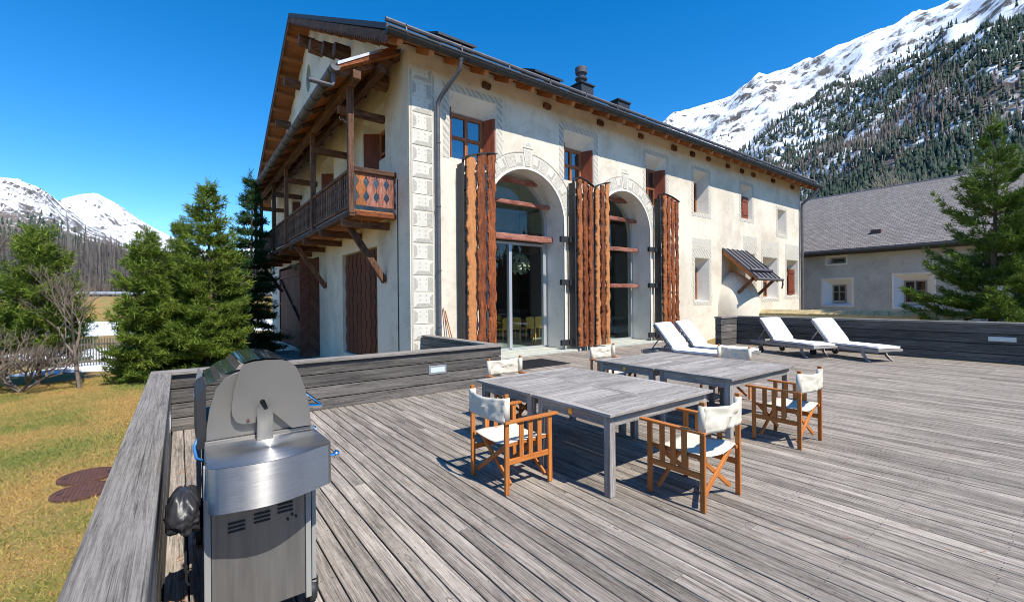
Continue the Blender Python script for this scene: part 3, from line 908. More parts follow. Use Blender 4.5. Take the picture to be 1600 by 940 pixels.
def window(q, m, d0, s, dep=0.45, il=0.2, ir=0.22, it=0.4, ib=0.06, shut=(), glassm='glass_up', rows=2):
    """splayed plaster reveal > frame, pane, shutters; s = +1 inward along d"""
    a0, a1, z0, z1 = q
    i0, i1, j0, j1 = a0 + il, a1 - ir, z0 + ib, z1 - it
    d1 = d0 + s * dep
    O = [(a0, z0), (a1, z0), (a1, z1), (a0, z1)]
    I = [(i0, j0), (i1, j0), (i1, j1), (i0, j1)]
    mb = MB().add([m(a, b, d0) for a, b in O] + [m(a, b, d1) for a, b in I], [(k, (k + 1) % 4, (k + 1) % 4 + 4, k + 4) for k in range(4)])
    w = obj('window', mb, 'plaster_white', house)
    fw = 0.09
    fr = MB()
    dA, dB = d1 - s * 0.05, d1 + s * 0.03
    rect(fr, m, i0, i0 + fw, j0, j1, dA, dB); rect(fr, m, i1 - fw, i1, j0, j1, dA, dB)
    rect(fr, m, i0 + fw, i1 - fw, j1 - fw * 1.2, j1, dA, dB); rect(fr, m, i0 + fw, i1 - fw, j0, j0 + fw, dA, dB)
    c = (i0 + i1) / 2
    rect(fr, m, c - 0.05, c + 0.05, j0 + fw, j1 - fw * 1.2, dA, dB)
    for k in range(1, rows):
        z = j0 + (j1 - j0) * k / rows
        rect(fr, m, i0 + fw, c - 0.05, z - 0.04, z + 0.04, dA, dB); rect(fr, m, c + 0.05, i1 - fw, z - 0.04, z + 0.04, dA, dB)
    obj('frame', fr, 'winwood', w)
    for k in range(rows):
        for e0, e1 in ((i0 + fw, c - 0.05), (c + 0.05, i1 - fw)):
            zz0, zz1 = j0 + (j1 - j0) * k / rows, j0 + (j1 - j0) * (k + 1) / rows
            mb = MB().add([m(a, b, d1) for a, b in ((e0, zz0), (e1, zz0), (e1, zz1), (e0, zz1))], [(0, 1, 2, 3)])
            obj('pane', mb, glassm, w)
    for side in shut:
        sb = MB()
        if side == 'R':
            sb.prism([(i1 - 0.01, d1 - s * 0.07), (i1 + 0.03, d1 - s * 0.07), (a1 - 0.03, d0 + s * 0.03), (a1 - 0.07, d0 + s * 0.03)], lambda a, d, z: m(a, z, d), j0 + 0.02, j1 - 0.02)
        elif side == 'L':
            sb.prism([(i0 + 0.01, d1 - s * 0.07), (i0 - 0.03, d1 - s * 0.07), (a0 + 0.03, d0 + s * 0.03), (a0 + 0.07, d0 + s * 0.03)], lambda a, d, z: m(a, z, d), j0 + 0.02, j1 - 0.02)
        elif side == 'H':      # shutter leaf pulled across the right half
            rect(sb, m, c - 0.15, i1 + 0.1, j0, j1 - 0.1, d0 + s * 0.14, d0 + s * 0.18)
            for zz in (j0 + 0.15, j1 - 0.35):
                rect(sb, m, c - 0.12, i1 + 0.07, zz, zz + 0.12, d0 + s * 0.115, d0 + s * 0.14)
        obj('shutter', sb, 'shutwood', w)
    return w
for i, q in enumerate(UW):
    window(q, XZ, YF, 1, shut=[('R', 'L'), ('R', 'L'), ('R', 'L'), ('L',), ('H',), ()][i], dep=0.45 if i < 3 else 0.5)
for i, q in enumerate(LWN):
    window(q, XZ, YF, 1, shut=[('L',), (), ('L',), ('H',)][i], dep=0.5)
for i, q in enumerate(LU):
    window(q, YZ, XW, 1, il=0.35, ir=0.35, it=0.35, ib=0.15, dep=0.5, shut=('R', 'L'))
mb = MB().add([(XW, a, b) for a, b in oval] + [(XW + 0.4, 21.8 + (a - 21.8) * 0.6, 11.85 + (b - 11.85) * 0.6) for a, b in oval], [(k, (k + 1) % 20, (k + 1) % 20 + 20, k + 20) for k in range(20)] + [tuple(range(20, 40))])
obj('oval_window', mb, simple('faded_green_reveal', (0.32, 0.36, 0.3), 0.9), house)

# sgraffito bands round the openings
def band(q, w=0.17, mat='sg_wave', top=0.0, bottom=True, inset=0.02):
    a0, a1, z0, z1 = q[0] - inset, q[1] + inset, q[2] - inset, q[3] + inset
    mb = MB()
    dA, dB = YF - 0.007, YF + 0.01
    rect(mb, XZ, a0 - w, a0, z0, z1, dA, dB); rect(mb, XZ, a1, a1 + w, z0, z1, dA, dB)
    rect(mb, XZ, a0 - w, a1 + w, z1, z1 + w + top, dA, dB)
    if bottom:
        rect(mb, XZ, a0 - w, a1 + w, z0 - w, z0, dA, dB)
    return obj('sgraffito_band', mb, mat, house)
for i, q in enumerate(UW):
    band(q, 0.19 if i < 2 else 0.15, bottom=i > 2)
for i, q in enumerate(LWN):
    band(q, 0.16, top=0.25)
for q in LWN:      # scroll panel above the lower windows
    mb = rect(MB(), XZ, q[0] - 0.18, q[1] + 0.18, q[3] + 0.46, q[3] + 0.86, YF - 0.006, YF + 0.01)
    obj('sgraffito_band', mb, 'sg_dots', house)

# painted corner quoins: alternating blocks with bevelled shading and dots
px0, px1 = XW + 0.1, XW + 0.66
mb = MB()
for a in (px0 - 0.07, px1 + 0.02):
    rect(mb, XZ, a, a + 0.035, -0.2, 7.7, YF - 0.008, YF + 0.01)
obj('pilaster_edge', mb, 'sg_ink', house)
z = -0.2
k = 0
while z < 7.5:
    h = 0.425
    qd = obj('quoin_block', rect(MB(), XZ, px0 - 0.02, px1, z + 0.02, z + h - 0.02, YF - 0.012, YF + 0.01), 'sg_plain', house)
    mb = MB()
    dA, dB = YF - 0.016, YF - 0.005
    if k % 2 == 0:
        mb.prism([(px0, z + 0.03), (px1 - 0.02, z + 0.03), (px1 - 0.13, z + 0.13), (px0 + 0.1, z + 0.13)], XZ, dA, dB)
        mb.prism([(px1 - 0.02, z + 0.05), (px1 - 0.02, z + h - 0.05), (px1 - 0.11, z + h - 0.13), (px1 - 0.11, z + 0.14)], XZ, dA, dB)
    else:
        mb.prism([(px0, z + 0.04), (px0 + 0.1, z + 0.12), (px0 + 0.1, z + h - 0.12), (px0, z + h - 0.04)], XZ, dA, dB)
        rect(mb, XZ, px1 - 0.17, px1 - 0.02, z + 0.04, z + h - 0.04, dA, dB)
    for ax in (0.15, 0.33):
        for az in (0.2, 0.32):
            rect(mb, XZ, px0 + ax, px0 + ax + 0.03, z + az, z + az + 0.03, dA, dB)
    obj('shading', mb, 'sg_ink', qd)
    z += h
    k += 1

# arches: voussoirs, keystone, deep reveal, glazing, timber bars
def arch(cx, r, zs, bars, door):
    n = 22
    pts = arch_pts(cx, r, zs, 0.06, n)
    YG = 11.7
    mb = MB().add([(a, YF, b) for a, b in pts] + [(a, YG + 0.2, b) for a, b in pts], [(k, k + 1, k + 1 + len(pts), k + len(pts)) for k in range(len(pts) - 1)])
    aw = autosmooth(obj('arched_opening', mb, 'plaster_white', house))
    # moulded edge
    mb = MB()
    for k in range(len(pts) - 1):
        a, b = Vector((pts[k][0], 0, pts[k][1])), Vector((pts[k + 1][0], 0, pts[k + 1][1]))
    ro = r + 0.07
    po = arch_pts(cx, ro, zs, 0.06, n)
    vs = [(a, YF - 0.014, b) for a, b in pts] + [(a, YF - 0.014, b) for a, b in po] + [(a, YF + 0.01, b) for a, b in po] + [(a, YF + 0.02, b) for a, b in pts]
    m_ = len(pts)
    fs = []
    for k in range(m_ - 1):
        fs += [(k, k + 1, m_ + k + 1, m_ + k), (m_ + k, m_ + k + 1, 2 * m_ + k + 1, 2 * m_ + k), (3 * m_ + k, 3 * m_ + k + 1, k + 1, k)]
    mb.add(vs, fs)
    obj('edge_moulding', mb, 'plaster_white', aw)
    nv = 15
    a0, a1 = R(8), R(172)
    for k in range(nv):
        t0, t1 = a0 + (a1 - a0) * (k + 0.04) / nv, a0 + (a1 - a0) * (k + 0.96) / nv
        if k == nv // 2:
            continue
        P4 = lambda ra, rb, u0, u1: [(cx - ra * math.cos(u0), zs + ra * math.sin(u0)), (cx - ra * math.cos(u1), zs + ra * math.sin(u1)), (cx - rb * math.cos(u1), zs + rb * math.sin(u1)), (cx - rb * math.cos(u0), zs + rb * math.sin(u0))]
        v = obj('voussoir', MB().prism(P4(r + 0.1, r + 0.47, t0, t1), XZ, YF - 0.01, YF + 0.01), 'sg_dots' if k % 2 else 'sg_plain', aw)
        if k % 2 == 0:
            dt = (t1 - t0)
            obj_ = MB().prism(P4(r + 0.13, r + 0.2, t0 + dt * 0.1, t1 - dt * 0.1), XZ, YF - 0.014, YF - 0.004)
            obj_.prism(P4(r + 0.2, r + 0.42, t1 - dt * 0.32, t1 - dt * 0.1), XZ, YF - 0.014, YF - 0.004)
            put('voussoir', obj_.mesh('voussoir', 'sg_ink'), aw)
    mb = MB()
    ar = [(cx - (r + 0.5) * math.cos(u), zs + (r + 0.5) * math.sin(u)) for u in np.linspace(a0, a1, 30)]
    br = [(cx - (r + 0.53) * math.cos(u), zs + (r + 0.53) * math.sin(u)) for u in np.linspace(a0, a1, 30)]
    mb.prism(ar + br[::-1], XZ, YF - 0.011, YF + 0.01)
    put('outline', mb.mesh('outline', 'sg_ink'), aw)
    zt = zs + r
    mb = MB().prism([(cx - 0.1, zt + 0.1), (cx + 0.1, zt + 0.1), (cx + 0.19, zt + 0.62), (cx - 0.19, zt + 0.62)], XZ, YF - 0.02, YF + 0.01)
    mb.prism([(cx - 0.2, zt + 0.66), (cx + 0.2, zt + 0.66)] + [(cx + 0.17 * math.cos(u), zt + 0.72 + 0.17 * math.sin(u)) for u in np.linspace(0, math.pi, 10)], XZ, YF - 0.02, YF + 0.01)
    obj('keystone', mb, 'sg_plain', aw)
    ks = MB().prism([(cx - 0.06, zt + 0.14), (cx + 0.06, zt + 0.14), (cx + 0.13, zt + 0.57), (cx - 0.13, zt + 0.57)], XZ, YF - 0.024, YF - 0.01)
    ks.prism([(cx + 0.1 * math.cos(u), zt + 0.73 + 0.1 * math.sin(u)) for u in np.linspace(0, math.pi, 8)], XZ, YF - 0.024, YF - 0.01)
    put('keystone', ks.mesh('keystone', 'sg_dots'), aw)
    # glazing
    gi = arch_pts(cx, r - 0.11, zs, 0.14, n)
    go = arch_pts(cx, r - 0.01, zs, 0.06, n)
    mb = MB()
    for k in range(m_ - 1):
        mb.prism([go[k], go[k + 1], gi[k + 1], gi[k]], XZ, YG - 0.05, YG + 0.05)
    rect(mb, XZ, cx - r + 0.11, cx + r - 0.11, 0.06, 0.13, YG - 0.05, YG + 0.05)
    if door:
        rect(mb, XZ, cx - 0.16, cx - 0.05, 0.13, 3.5, YG - 0.09, YG + 0.04)
        rect(mb, XZ, cx + r - 0.21, cx + r - 0.112, 0.13, 3.5, YG - 0.08, YG + 0.04)
        rect(mb, XZ, cx - r + 0.11, cx + r - 0.112, 3.5, 3.58, YG - 0.08, YG + 0.04)
    obj('frame', mb, 'alu', aw)
    mb = MB().sheet(gi, [], XZ, YG)
    obj('pane', mb, 'glass', aw)
    for z, hh, ext in bars:
        c = math.sqrt(max(0.05, (r) ** 2 - max(0, z - zs) ** 2)) + ext
        mb = MB()
        nseg = 10
        for k in range(nseg + 1):
            x = cx - c + 2 * c * k / nseg
            w = hh * (0.9 + 0.1 * mnoise.noise(Vector((k * 0.9, z, 0)))) * (0.8 if k in (0, nseg) else 1)
            zc = z + 0.012 * mnoise.noise(Vector((k * 0.6, z * 3, 4)))
            mb.v += [(x, 11.34, zc - w / 2), (x, 11.48, zc - w / 2), (x, 11.48, zc + w / 2), (x, 11.34, zc + w / 2)]
        for k in range(nseg):
            for e in range(4):
                mb.f.append((4 * k + e, 4 * k + (e + 1) % 4, 4 * k + 4 + (e + 1) % 4, 4 * k + 4 + e))
        mb.f += [(3, 2, 1, 0), tuple(4 * nseg + e for e in range(4))]
        obj('timber_bar', mb, 'barX', aw, bevel=0.02)
    sill = obj('sill', MB().box(cx - r - 0.25, cx + r + 0.25, 10.44, 11.66, -0.02, 0.055), 'stone', aw, bevel=0.01)
    for z in ((3.66, 2.25, 0.28) if door else (3.6, 2.2, 0.28)):
        mb = MB().box(cx + r - 0.02 - 0.26, cx + r + 0.02, 10.62, 10.72, z - 0.09, z + 0.09)
        mb.box(cx + r + 0.06, cx + r + 0.24, 10.6, 10.7, z - 0.09, z + 0.09)
        put('hinge_arm', mb.mesh('hinge_arm', 'black'), aw)
    return aw
arch(*ARCH[0], [(5.5, 0.17, 0.05), (4.8, 0.15, 0.0), (3.7, 0.22, 0.0)], True)
arch(*ARCH[1], [(5.5, 0.17, 0.05), (4.78, 0.17, 0.0), (3.62, 0.17, 0.0), (2.2, 0.17, 0.0)], False)

# folding shutters of live-edge larch slats on black steel frames
def folding_shutter(x0, x1, top, n, hinge):
    """top(u): height of the upper edge"""
    w = (x1 - x0) / n
    z0 = 0.14
    fr = MB()
    for y in (10.44, 10.62):
        fr.box(x0 + 0.02, x0 + 0.07, y, y + 0.04, z0, top(0.06) - 0.03)
        fr.box(x1 - 0.07, x1 - 0.02, y, y + 0.04, z0, top(0.94) - 0.03)
        for zc in (0.5, 1.9, 3.3, 4.7):
            fr.box(x0 + 0.07, x1 - 0.07, y, y + 0.03, zc, zc + 0.05)
        us = np.linspace(0, 1, 8)
        for a, b in zip(us, us[1:]):
            fr.beam((x0 + (x1 - x0) * a, y - 0.04, top(a) + 0.012), (x0 + (x1 - x0) * b, y - 0.04, top(b) + 0.012), 0.12, 0.02)
    hx = x0 - 0.08 if hinge == 'L' else x1 + 0.03
    fr.box(hx, hx + 0.05, 10.46, 10.74, z0, top(0.0 if hinge == 'L' else 1.0) - 0.15)
    s = obj('folding_shutter', fr, 'black', house)
    for y in (10.385,):
        for k in range(n):
            xa, xb = x0 + w * k, x0 + w * (k + 1)
            ph = RND.uniform(0, 6)
            zz = []
            z = z0
            zt = min(top((k + 0.1) / n), top((k + 0.9) / n))
            while z < zt:
                zz.append(z)
                z += 0.05
            zz.append(zt)
            L_, R_ = [], []
            for z in zz:
                e1 = 0.055 * mnoise.noise(Vector((ph, z * 3.6, 1))) + 0.028 * mnoise.noise(Vector((ph, z * 11, 2)))
                e2 = 0.055 * mnoise.noise(Vector((ph, z * 3.6, 5))) + 0.028 * mnoise.noise(Vector((ph, z * 11, 7)))
                L_.append((xa + 0.032 + e1, z))
                R_.append((xb - 0.032 + e2, z))
            mb = MB()
            m_ = len(zz)
            xm = (xa + xb) / 2
            # log-like cross-section: front bowed
            for (a, z), (b, _) in zip(L_, R_):
                dv = 0.012 * mnoise.noise(Vector((ph, z * 2.5, 9)))
                for x, yy in ((a, 0.05), (a + 0.012, 0.008), (a + (b - a) * 0.3, -0.016 + dv), (a + (b - a) * 0.7, -0.016 - dv), (b - 0.012, 0.008), (b, 0.05)):
                    mb.v.append((x - xm, yy, z - 2.8))
            for i in range(m_ - 1):
                for e in range(6):
                    e2 = (e + 1) % 6
                    mb.f.append((6 * i + e, 6 * i + e2, 6 * i + 6 + e2, 6 * i + 6 + e))
            mb.f += [tuple(range(6))[::-1], tuple(6 * (m_ - 1) + e for e in range(6))]
            put('slat', mb.mesh('slat', 'larchZ'), s, loc=(xm, y, 2.8))
    return s
folding_shutter(6.24, 7.24, lambda u: 5.58 + 0.24 * math.sin(u * math.pi / 2), 3, 'L')
folding_shutter(10.46, 11.22, lambda u: 5.68 - 0.22 * u * u, 3, 'L')
folding_shutter(11.3, 12.04, lambda u: 5.45 + 0.27 * math.sin(u * math.pi / 2), 3, 'L')
folding_shutter(15.12, 16.2, lambda u: 5.76 - 0.2 * u * u, 4, 'L')

# rooms behind the arches
rm = MB().add([(5.2, 11.9, 0.05), (24, 11.9, 0.05), (24, 19, 0.05), (5.2, 19, 0.05)], [(0, 1, 2, 3)])
obj('room_floor', rm, 'room_floor', house)
rm = MB().add([(5.2, 19, 0), (24, 19, 0), (24, 19, 6.2), (5.2, 19, 6.2), (5.2, 11.9, 0), (5.2, 11.9, 6.2), (24, 11.9, 0), (24, 11.9, 6.2)],
              [(0, 1, 2, 3), (4, 0, 3, 5), (1, 6, 7, 2), (3, 2, 7, 5)])
obj('room_wall', rm, 'room_wall', house)
rm = MB().box(14.5, 14.7, 13.4, 18.95, 0.06, 6.1)
obj('room_wall', rm, 'room_wall', house)
rm = MB()
for y in (13.5, 15.2, 17.0):
    rm.box(5.25, 14.45, y, y + 0.25, 4.0, 4.3)
rm.box(5.25, 14.45, 18.6, 18.95, 0.06, 4.0)
rm.box(14.35, 14.48, 13.6, 18.5, 0.06, 4.0)
obj('room_beams', rm, 'room_dark', house)

# ------------------------------------------------------------------ roof of the farmhouse
VX0, VX1 = 3.95, 29.8          # verges
YE = 10.05                     # eave edge
def zu(y):
    return ZT + RM * (y - YF) if y <= RY else RZ - RF * (y - RY)
YB = 33.6
# soffit boarding under the slabs, then the dark roof skin on top
mb = MB().prism([(YE, zu(YE) + 0.03), (RY, RZ + 0.03), (YB, zu(YB) + 0.03), (YB, zu(YB) + 0.1), (RY, RZ + 0.1), (YE, zu(YE) + 0.1)], YZ, VX0, VX1)
obj('soffit', mb, 'soffitX', house)
mb = MB().prism([(YE - 0.06, zu(YE) + 0.105), (RY, RZ + 0.105), (YB + 0.06, zu(YB) + 0.105), (YB + 0.06, zu(YB) + 0.25), (RY, RZ + 0.27), (YE - 0.06, zu(YE) + 0.25)], YZ, VX0 - 0.06, VX1 + 0.06)
roof = obj('roof', mb, 'slate', house)
# barge boards at the gable
for (ya, yb) in ((YE - 0.02, RY - 0.001), (RY + 0.001, YB)):
    mb = MB().prism([(ya, zu(ya) - 0.12), (yb, zu(yb) - 0.12), (yb, zu(yb) + 0.1), (ya, zu(ya) + 0.1)], YZ, VX0 - 0.045, VX0 - 0.005)
    obj('barge_board', mb, 'oldY', house)
# scalloped trim hanging from the front barge board
mb = MB()
for i in range(64):
    y = YE + 0.05 + i * 0.17
    z = zu(y) - 0.12
    mb.prism([(y, z), (y + 0.085, z - 0.07), (y + 0.17, z + 0.17 * RM)], YZ, VX0 - 0.035, VX0 - 0.012)
obj('scalloped_trim', mb, 'oldY', house)
# rafter tails under the front eave
ln = math.hypot(0.72, 0.72 * RM)
rf = MB().beam((0, 0, 0), (0, 0.75, 0.75 * RM), 0.13, 0.15, (0, 0, 1)).mesh('rafter', 'soffitY')
for i in range(32):
    x = VX0 + 0.3 + i * 0.82
    put('rafter', rf, house, loc=(x, YE + 0.02, zu(YE + 0.02) - 0.06))
# look-out beams under both verges
lo = MB().box(-0.42, 0.42, -0.08, 0.08, -0.1, 0.1).mesh('lookout_beam', 'soffitX')
for y in list(np.arange(11.6, 21, 1.25)) + list(np.arange(22.0, 33, 0.95)):
    put('lookout_beam', lo, house, loc=(VX0 + 0.425, float(y), zu(y) - 0.09), rot=(math.atan(RM) if y < RY else -math.atan(RF), 0, 0))
# thick purlin logs coming out of the gable
for y, z, rr_, ln_ in ((20.7, 12.85, 0.26, 0.62), (19.3, 12.0, 0.3, 0.5), (17.5, 11.1, 0.28, 0.45), (15.8, 10.25, 0.27, 0.5), (12.3, 7.85, 0.22, 0.5), (26, 11.0, 0.22, 0.7), (29, 9.6, 0.2, 0.7), (23.6, 12.2, 0.22, 0.7)):
    mb = MB().tube([(0.05, 0, 0), (-ln_, 0, 0.02)], [rr_, rr_ * 0.92], 9)
    put('purlin_end', mb.mesh('purlin_end', 'oldX'), house, loc=(XW, y, z))
# beam ends let into the front wall under the eave
for i, x in enumerate((7.17, 9.5, 12.0, 14.27, 16.46, 17.83, 19.11, 20.8, 22.14, 23.32, 25.54, 27.95)):
    w, h = RND.uniform(0.26, 0.36), RND.uniform(0.15, 0.2)
    mb = MB().prism([(-w / 2, -h / 2), (w / 2 - 0.03, -h / 2 - 0.02), (w / 2, h / 2 - 0.03), (w / 2 - 0.06, h / 2), (-w / 2 + 0.02, h / 2 + 0.02)], XZ, -0.09, 0.05)
    put('beam_end', mb.mesh('beam_end', 'oldY'), house, loc=(x, YF, 7.9 + RND.uniform(-.03, .03)), bevel=0.015)
# gutter with straps, down pipes
GY, GZ = YE - 0.06, 8.02
mb = MB()
gp = [(-0.12 * math.cos(a), -0.12 * math.sin(a)) for a in np.linspace(0, math.pi, 9)]
gq = [(-0.108 * math.cos(a), -0.108 * math.sin(a)) for a in np.linspace(0, math.pi, 9)][::-1]
mb.prism([(GY + a, GZ + b) for a, b in gp + gq], YZ, VX0 - 0.05, 29.62)
mb.tube([(VX0 - 0.05, GY - 0.12, GZ), (29.62, GY - 0.12, GZ)], 0.014, 6)
mb.prism([(GY + a, GZ + b) for a, b in gp], YZ, VX0 - 0.06, VX0 - 0.04)
mb.prism([(GY + a, GZ + b) for a, b in gp], YZ, 29.61, 29.63)
gut = autosmooth(obj('gutter', mb, 'black', house))
st = MB().prism([(1.09 * a, 1.09 * b) for a, b in gp] + [(0.99 * a, 0.99 * b) for a, b in gp[::-1]], YZ, -0.02, 0.02).mesh('strap', 'black')
for i in range(30):
    put('strap', st, gut, loc=(VX0 + 0.4 + i * 0.86, GY, GZ))
mb = MB().tube([(5.86, GY, 7.98), (5.86, GY, 7.86)], [0.1, 0.06], 12)
mb.tube([(5.86, GY, 7.88), (5.86, GY + 0.02, 7.72), (5.83, GY + 0.12, 7.6), (5.60, 10.55, 7.12), (5.56, 10.66, 6.98), (5.55, 10.68, 6.8), (5.55, 10.68, 0.0)], 0.055, 12)
for z in (5.9, 4.2, 2.5, 1.0):
    mb.lathe([(0.066, -0.02), (0.066, 0.02)], (5.55, 10.68, z), 12)
autosmooth(obj('downpipe', mb, 'lead', house))
mb = MB().tube([(29.3, GY, 7.98), (29.3, GY + 0.03, 7.75), (29.25, GY + 0.2, 7.55), (29.02, 10.5, 7.2), (28.95, 10.64, 7.05), (28.95, 10.66, 6.8), (28.95, 10.66, 0.0)], 0.075, 10)
autosmooth(obj('downpipe', mb, 'lead', house))
# snow guard pipe and flashing along the eave
def zt_(y):
    return zu(y) + 0.255
mb = MB().tube([(VX0, YE + 0.16, zt_(YE + 0.16) + 0.13), (29.7, YE + 0.16, zt_(YE + 0.16) + 0.13)], 0.055, 8)
sg = autosmooth(obj('snow_guard', mb, 'lead', roof))
mb = MB()
for i in range(17):
    x = VX0 + 0.5 + i * 1.55
    mb.beam((x, YE + 0.05, zt_(YE + 0.05) - 0.03), (x, YE + 0.16, zt_(YE + 0.16) + 0.2), 0.03, 0.02)
    mb.tube([(x + 0.05 * 0, YE + 0.16, zt_(YE + 0.16) + 0.07), (x, YE + 0.095, zt_(YE + 0.16) + 0.14), (x, YE + 0.16, zt_(YE + 0.16) + 0.2)], 0.012, 5)
put('guard_bracket', mb.mesh('guard_bracket', 'lead'), roof)
# chimneys and roof hatches
mb = MB().box(13.05, 13.75, 12.7, 13.4, 9.3, 10.42)
mb.box(13.0, 13.8, 12.65, 13.45, 10.42, 10.48)
ch = obj('chimney', mb, 'black', roof)
fl = MB().lathe([(0.2, 10.48), (0.14, 10.55), (0.14, 10.72), (0.24, 10.74), (0.26, 10.8), (0.15, 10.86), (0.15, 10.98), (0.24, 11.0), (0.255, 11.22), (0.2, 11.26), (0.05, 11.27)], (13.4, 13.05, 0), 18)
put('chimney_cowl', fl.mesh('chimney_cowl', 'lead'), ch)
mb = MB().box(14.1, 14.8, 11.7, 12.2, 8.9, 9.62)
mb.box(14.05, 14.85, 11.65, 12.25, 9.62, 9.68)
mb.box(14.15, 14.3, 11.75, 12.15, 9.68, 9.74); mb.box(14.6, 14.75, 11.75, 12.15, 9.68, 9.74)
obj('chimney', mb, 'black', roof)
for xa, xb in ((5.75, 7.0), (9.2, 10.45)):
    mb = MB().prism([(11.0, zt_(11.0) + 0.36), (11.9, zt_(11.9) + 0.3), (11.9, zt_(11.9) + 0.36), (11.0, zt_(11.0) + 0.43)], YZ, xa, xb)
    for x in (xa + 0.1, xb - 0.15):
        mb.prism([(11.05, zt_(11.05) - 0.02), (11.85, zt_(11.85) - 0.02), (11.85, zt_(11.85) + 0.3), (11.05, zt_(11.05) + 0.37)], YZ, x, x + 0.05)
    obj('roof_panel', mb, 'black', roof)

# ------------------------------------------------------------------ balcony on the gable side
BX = 3.58                      # outer face
BY0, BY1 = 11.75, 29.6
mb = MB()
for i in range(6):
    x = BX + 0.02 + i * 0.2
    mb.box(x, x + 0.192, BY0, BY1, 4.06, 4.1)
bal = obj('balcony', mb, 'soffitY', house)
obj('edge_beam', MB().box(BX - 0.06, BX + 0.1, BY0 - 0.06, BY1, 3.9, 4.055), 'oldY', bal, bevel=0.02)
obj('edge_beam', MB().box(BX + 0.1, XW, BY0 - 0.08, BY0 + 0.06, 3.92, 4.055), 'larchX', bal, bevel=0.02)
jm = MB().box(-0.75, 0.6, -0.09, 0.09, -0.1, 0.1).mesh('joist', 'oldX')
for y in (12.25, 14.6, 16.9, 19.2, 21.5, 23.8, 26.1, 28.6):
    put('joist', jm, bal, loc=(4.23, y, 3.8), bevel=0.02)
# hand rails
obj('hand_rail', MB().box(BX - 0.03, BX + 0.1, BY0 + 0.05, BY1, 5.08, 5.17), 'oldY', bal, bevel=0.02)
obj('hand_rail', MB().box(BX + 0.06, XW + 0.02, BY0 - 0.1, BY0 + 0.08, 5.06, 5.2), 'oldX', bal, bevel=0.02)
obj('hand_rail', MB().box(BX - 0.01, BX + 0.07, BY0, BY1, 4.16, 4.23), 'oldY', bal, bevel=0.01)
def baluster_outline(w, h):
    P = [(0.0, 1.0), (0.1, 1.0), (0.18, 0.8), (0.26, 0.42), (0.36, 0.6), (0.46, 0.98), (0.52, 1.0), (0.6, 0.8), (0.72, 0.4), (0.82, 0.72), (0.92, 1.0), (1.0, 1.0)]
    return [(q * w / 2, u * h) for u, q in P] + [(-q * w / 2, u * h) for u, q in P[::-1]]
bo = baluster_outline(0.172, 0.86)
bm = MB().prism(bo, lambda a, b, d: (d, a, b), -0.015, 0.015).mesh('baluster', 'oldZ')
n = int((BY1 - BY0 - 0.2) / 0.208)
for i in range(n):
    put('baluster', bm, bal, loc=(BX + 0.03, BY0 + 0.15 + i * 0.208, 4.21))
be = MB().prism([(a * 1.58, b) for a, b in bo], lambda a, b, d: (a, d, b), -0.015, 0.015).mesh('baluster', 'larchZ')
be2 = be.copy()
be2.materials[0] = M['barZ']
for i in range(4):
    o = put('baluster', be if i == 0 else be2, bal, loc=(BX + 0.25 + i * 0.275, BY0 - 0.02, 4.21))
# posts, tie beams, braces
for i, y in enumerate((11.75, 15.8, 20.4, 23.4, 27.4, 29.55)):
    s = 0.075
    mb = MB().box(-s, s, -s, s, 0, 3.35 if i else 3.5)
    put('post', mb.mesh('post', 'oldZ'), bal, loc=(BX + 0.0, y, 3.98), bevel=0.015)
    if i in (0, 1, 2, 3, 4):
        put('tie_beam', MB().box(-0.06, 1.25, -0.09, 0.09, -0.1, 0.1).mesh('tie_beam', 'oldX'), bal, loc=(BX, y + (0.9 if i == 0 else 0.0), 6.72 + (0.25 if i == 0 else 0)), bevel=0.02)
for y in (12.5, 19.0, 28.6):
    mb = MB().beam((BX + 0.1, y, 3.86), (XW - 0.02, y, 2.25), 0.17, 0.15, (0, 1, 0))
    obj('brace', mb, 'oldZ', bal, bevel=0.012)
hk = MB().tube([(0, 0, 0), (-0.08, -0.02, 0.0), (-0.14, -0.02, 0.05), (-0.2, -0.02, 0.02), (-0.22, -0.02, 0.1)], 0.008, 5)
hkm = hk.mesh('hook', 'lead')
for y, z in ((11.72, 6.3), (11.72, 5.2), (15.75, 6.1), (20.35, 6.0)):
    put('hook', hkm, bal, loc=(BX - 0.07, y, z))
# lean-to roof over the balcony
LX = 3.12
zl0, zl1 = 7.32, 8.2
mb = MB().prism([(LX, zl0), (4.72, zl1), (4.72, zl1 + 0.05), (LX, zl0 + 0.05)], XZ, 11.2, 30.2)
lr = obj('lean_to_roof', mb, 'soffitY', house)
mb = MB().prism([(LX - 0.04, zl0 + 0.055), (4.72, zl1 + 0.055), (4.72, zl1 + 0.13), (LX - 0.04, zl0 + 0.13)], XZ, 11.12, 30.3)
obj('roof_skin', mb, 'slate', lr)
rb = MB().beam((LX + 0.03, 0, zl0 - 0.06), (4.74, 0, zl1 - 0.04), 0.1, 0.13, (0, 0, 1)).mesh('rafter', 'oldX')
for i in range(15):
    put('rafter', rb, lr, loc=(0, 11.35 + i * 1.32, 0))
obj('plate_beam', MB().box(BX - 0.1, BX + 0.1, 11.15, 30.1, 7.22, 7.44), 'oldY', lr, bevel=0.02)
obj('plate_beam', MB().box(4.1, 4.3, 11.1, 30.1, 7.55, 7.75), 'oldY', lr, bevel=0.02)
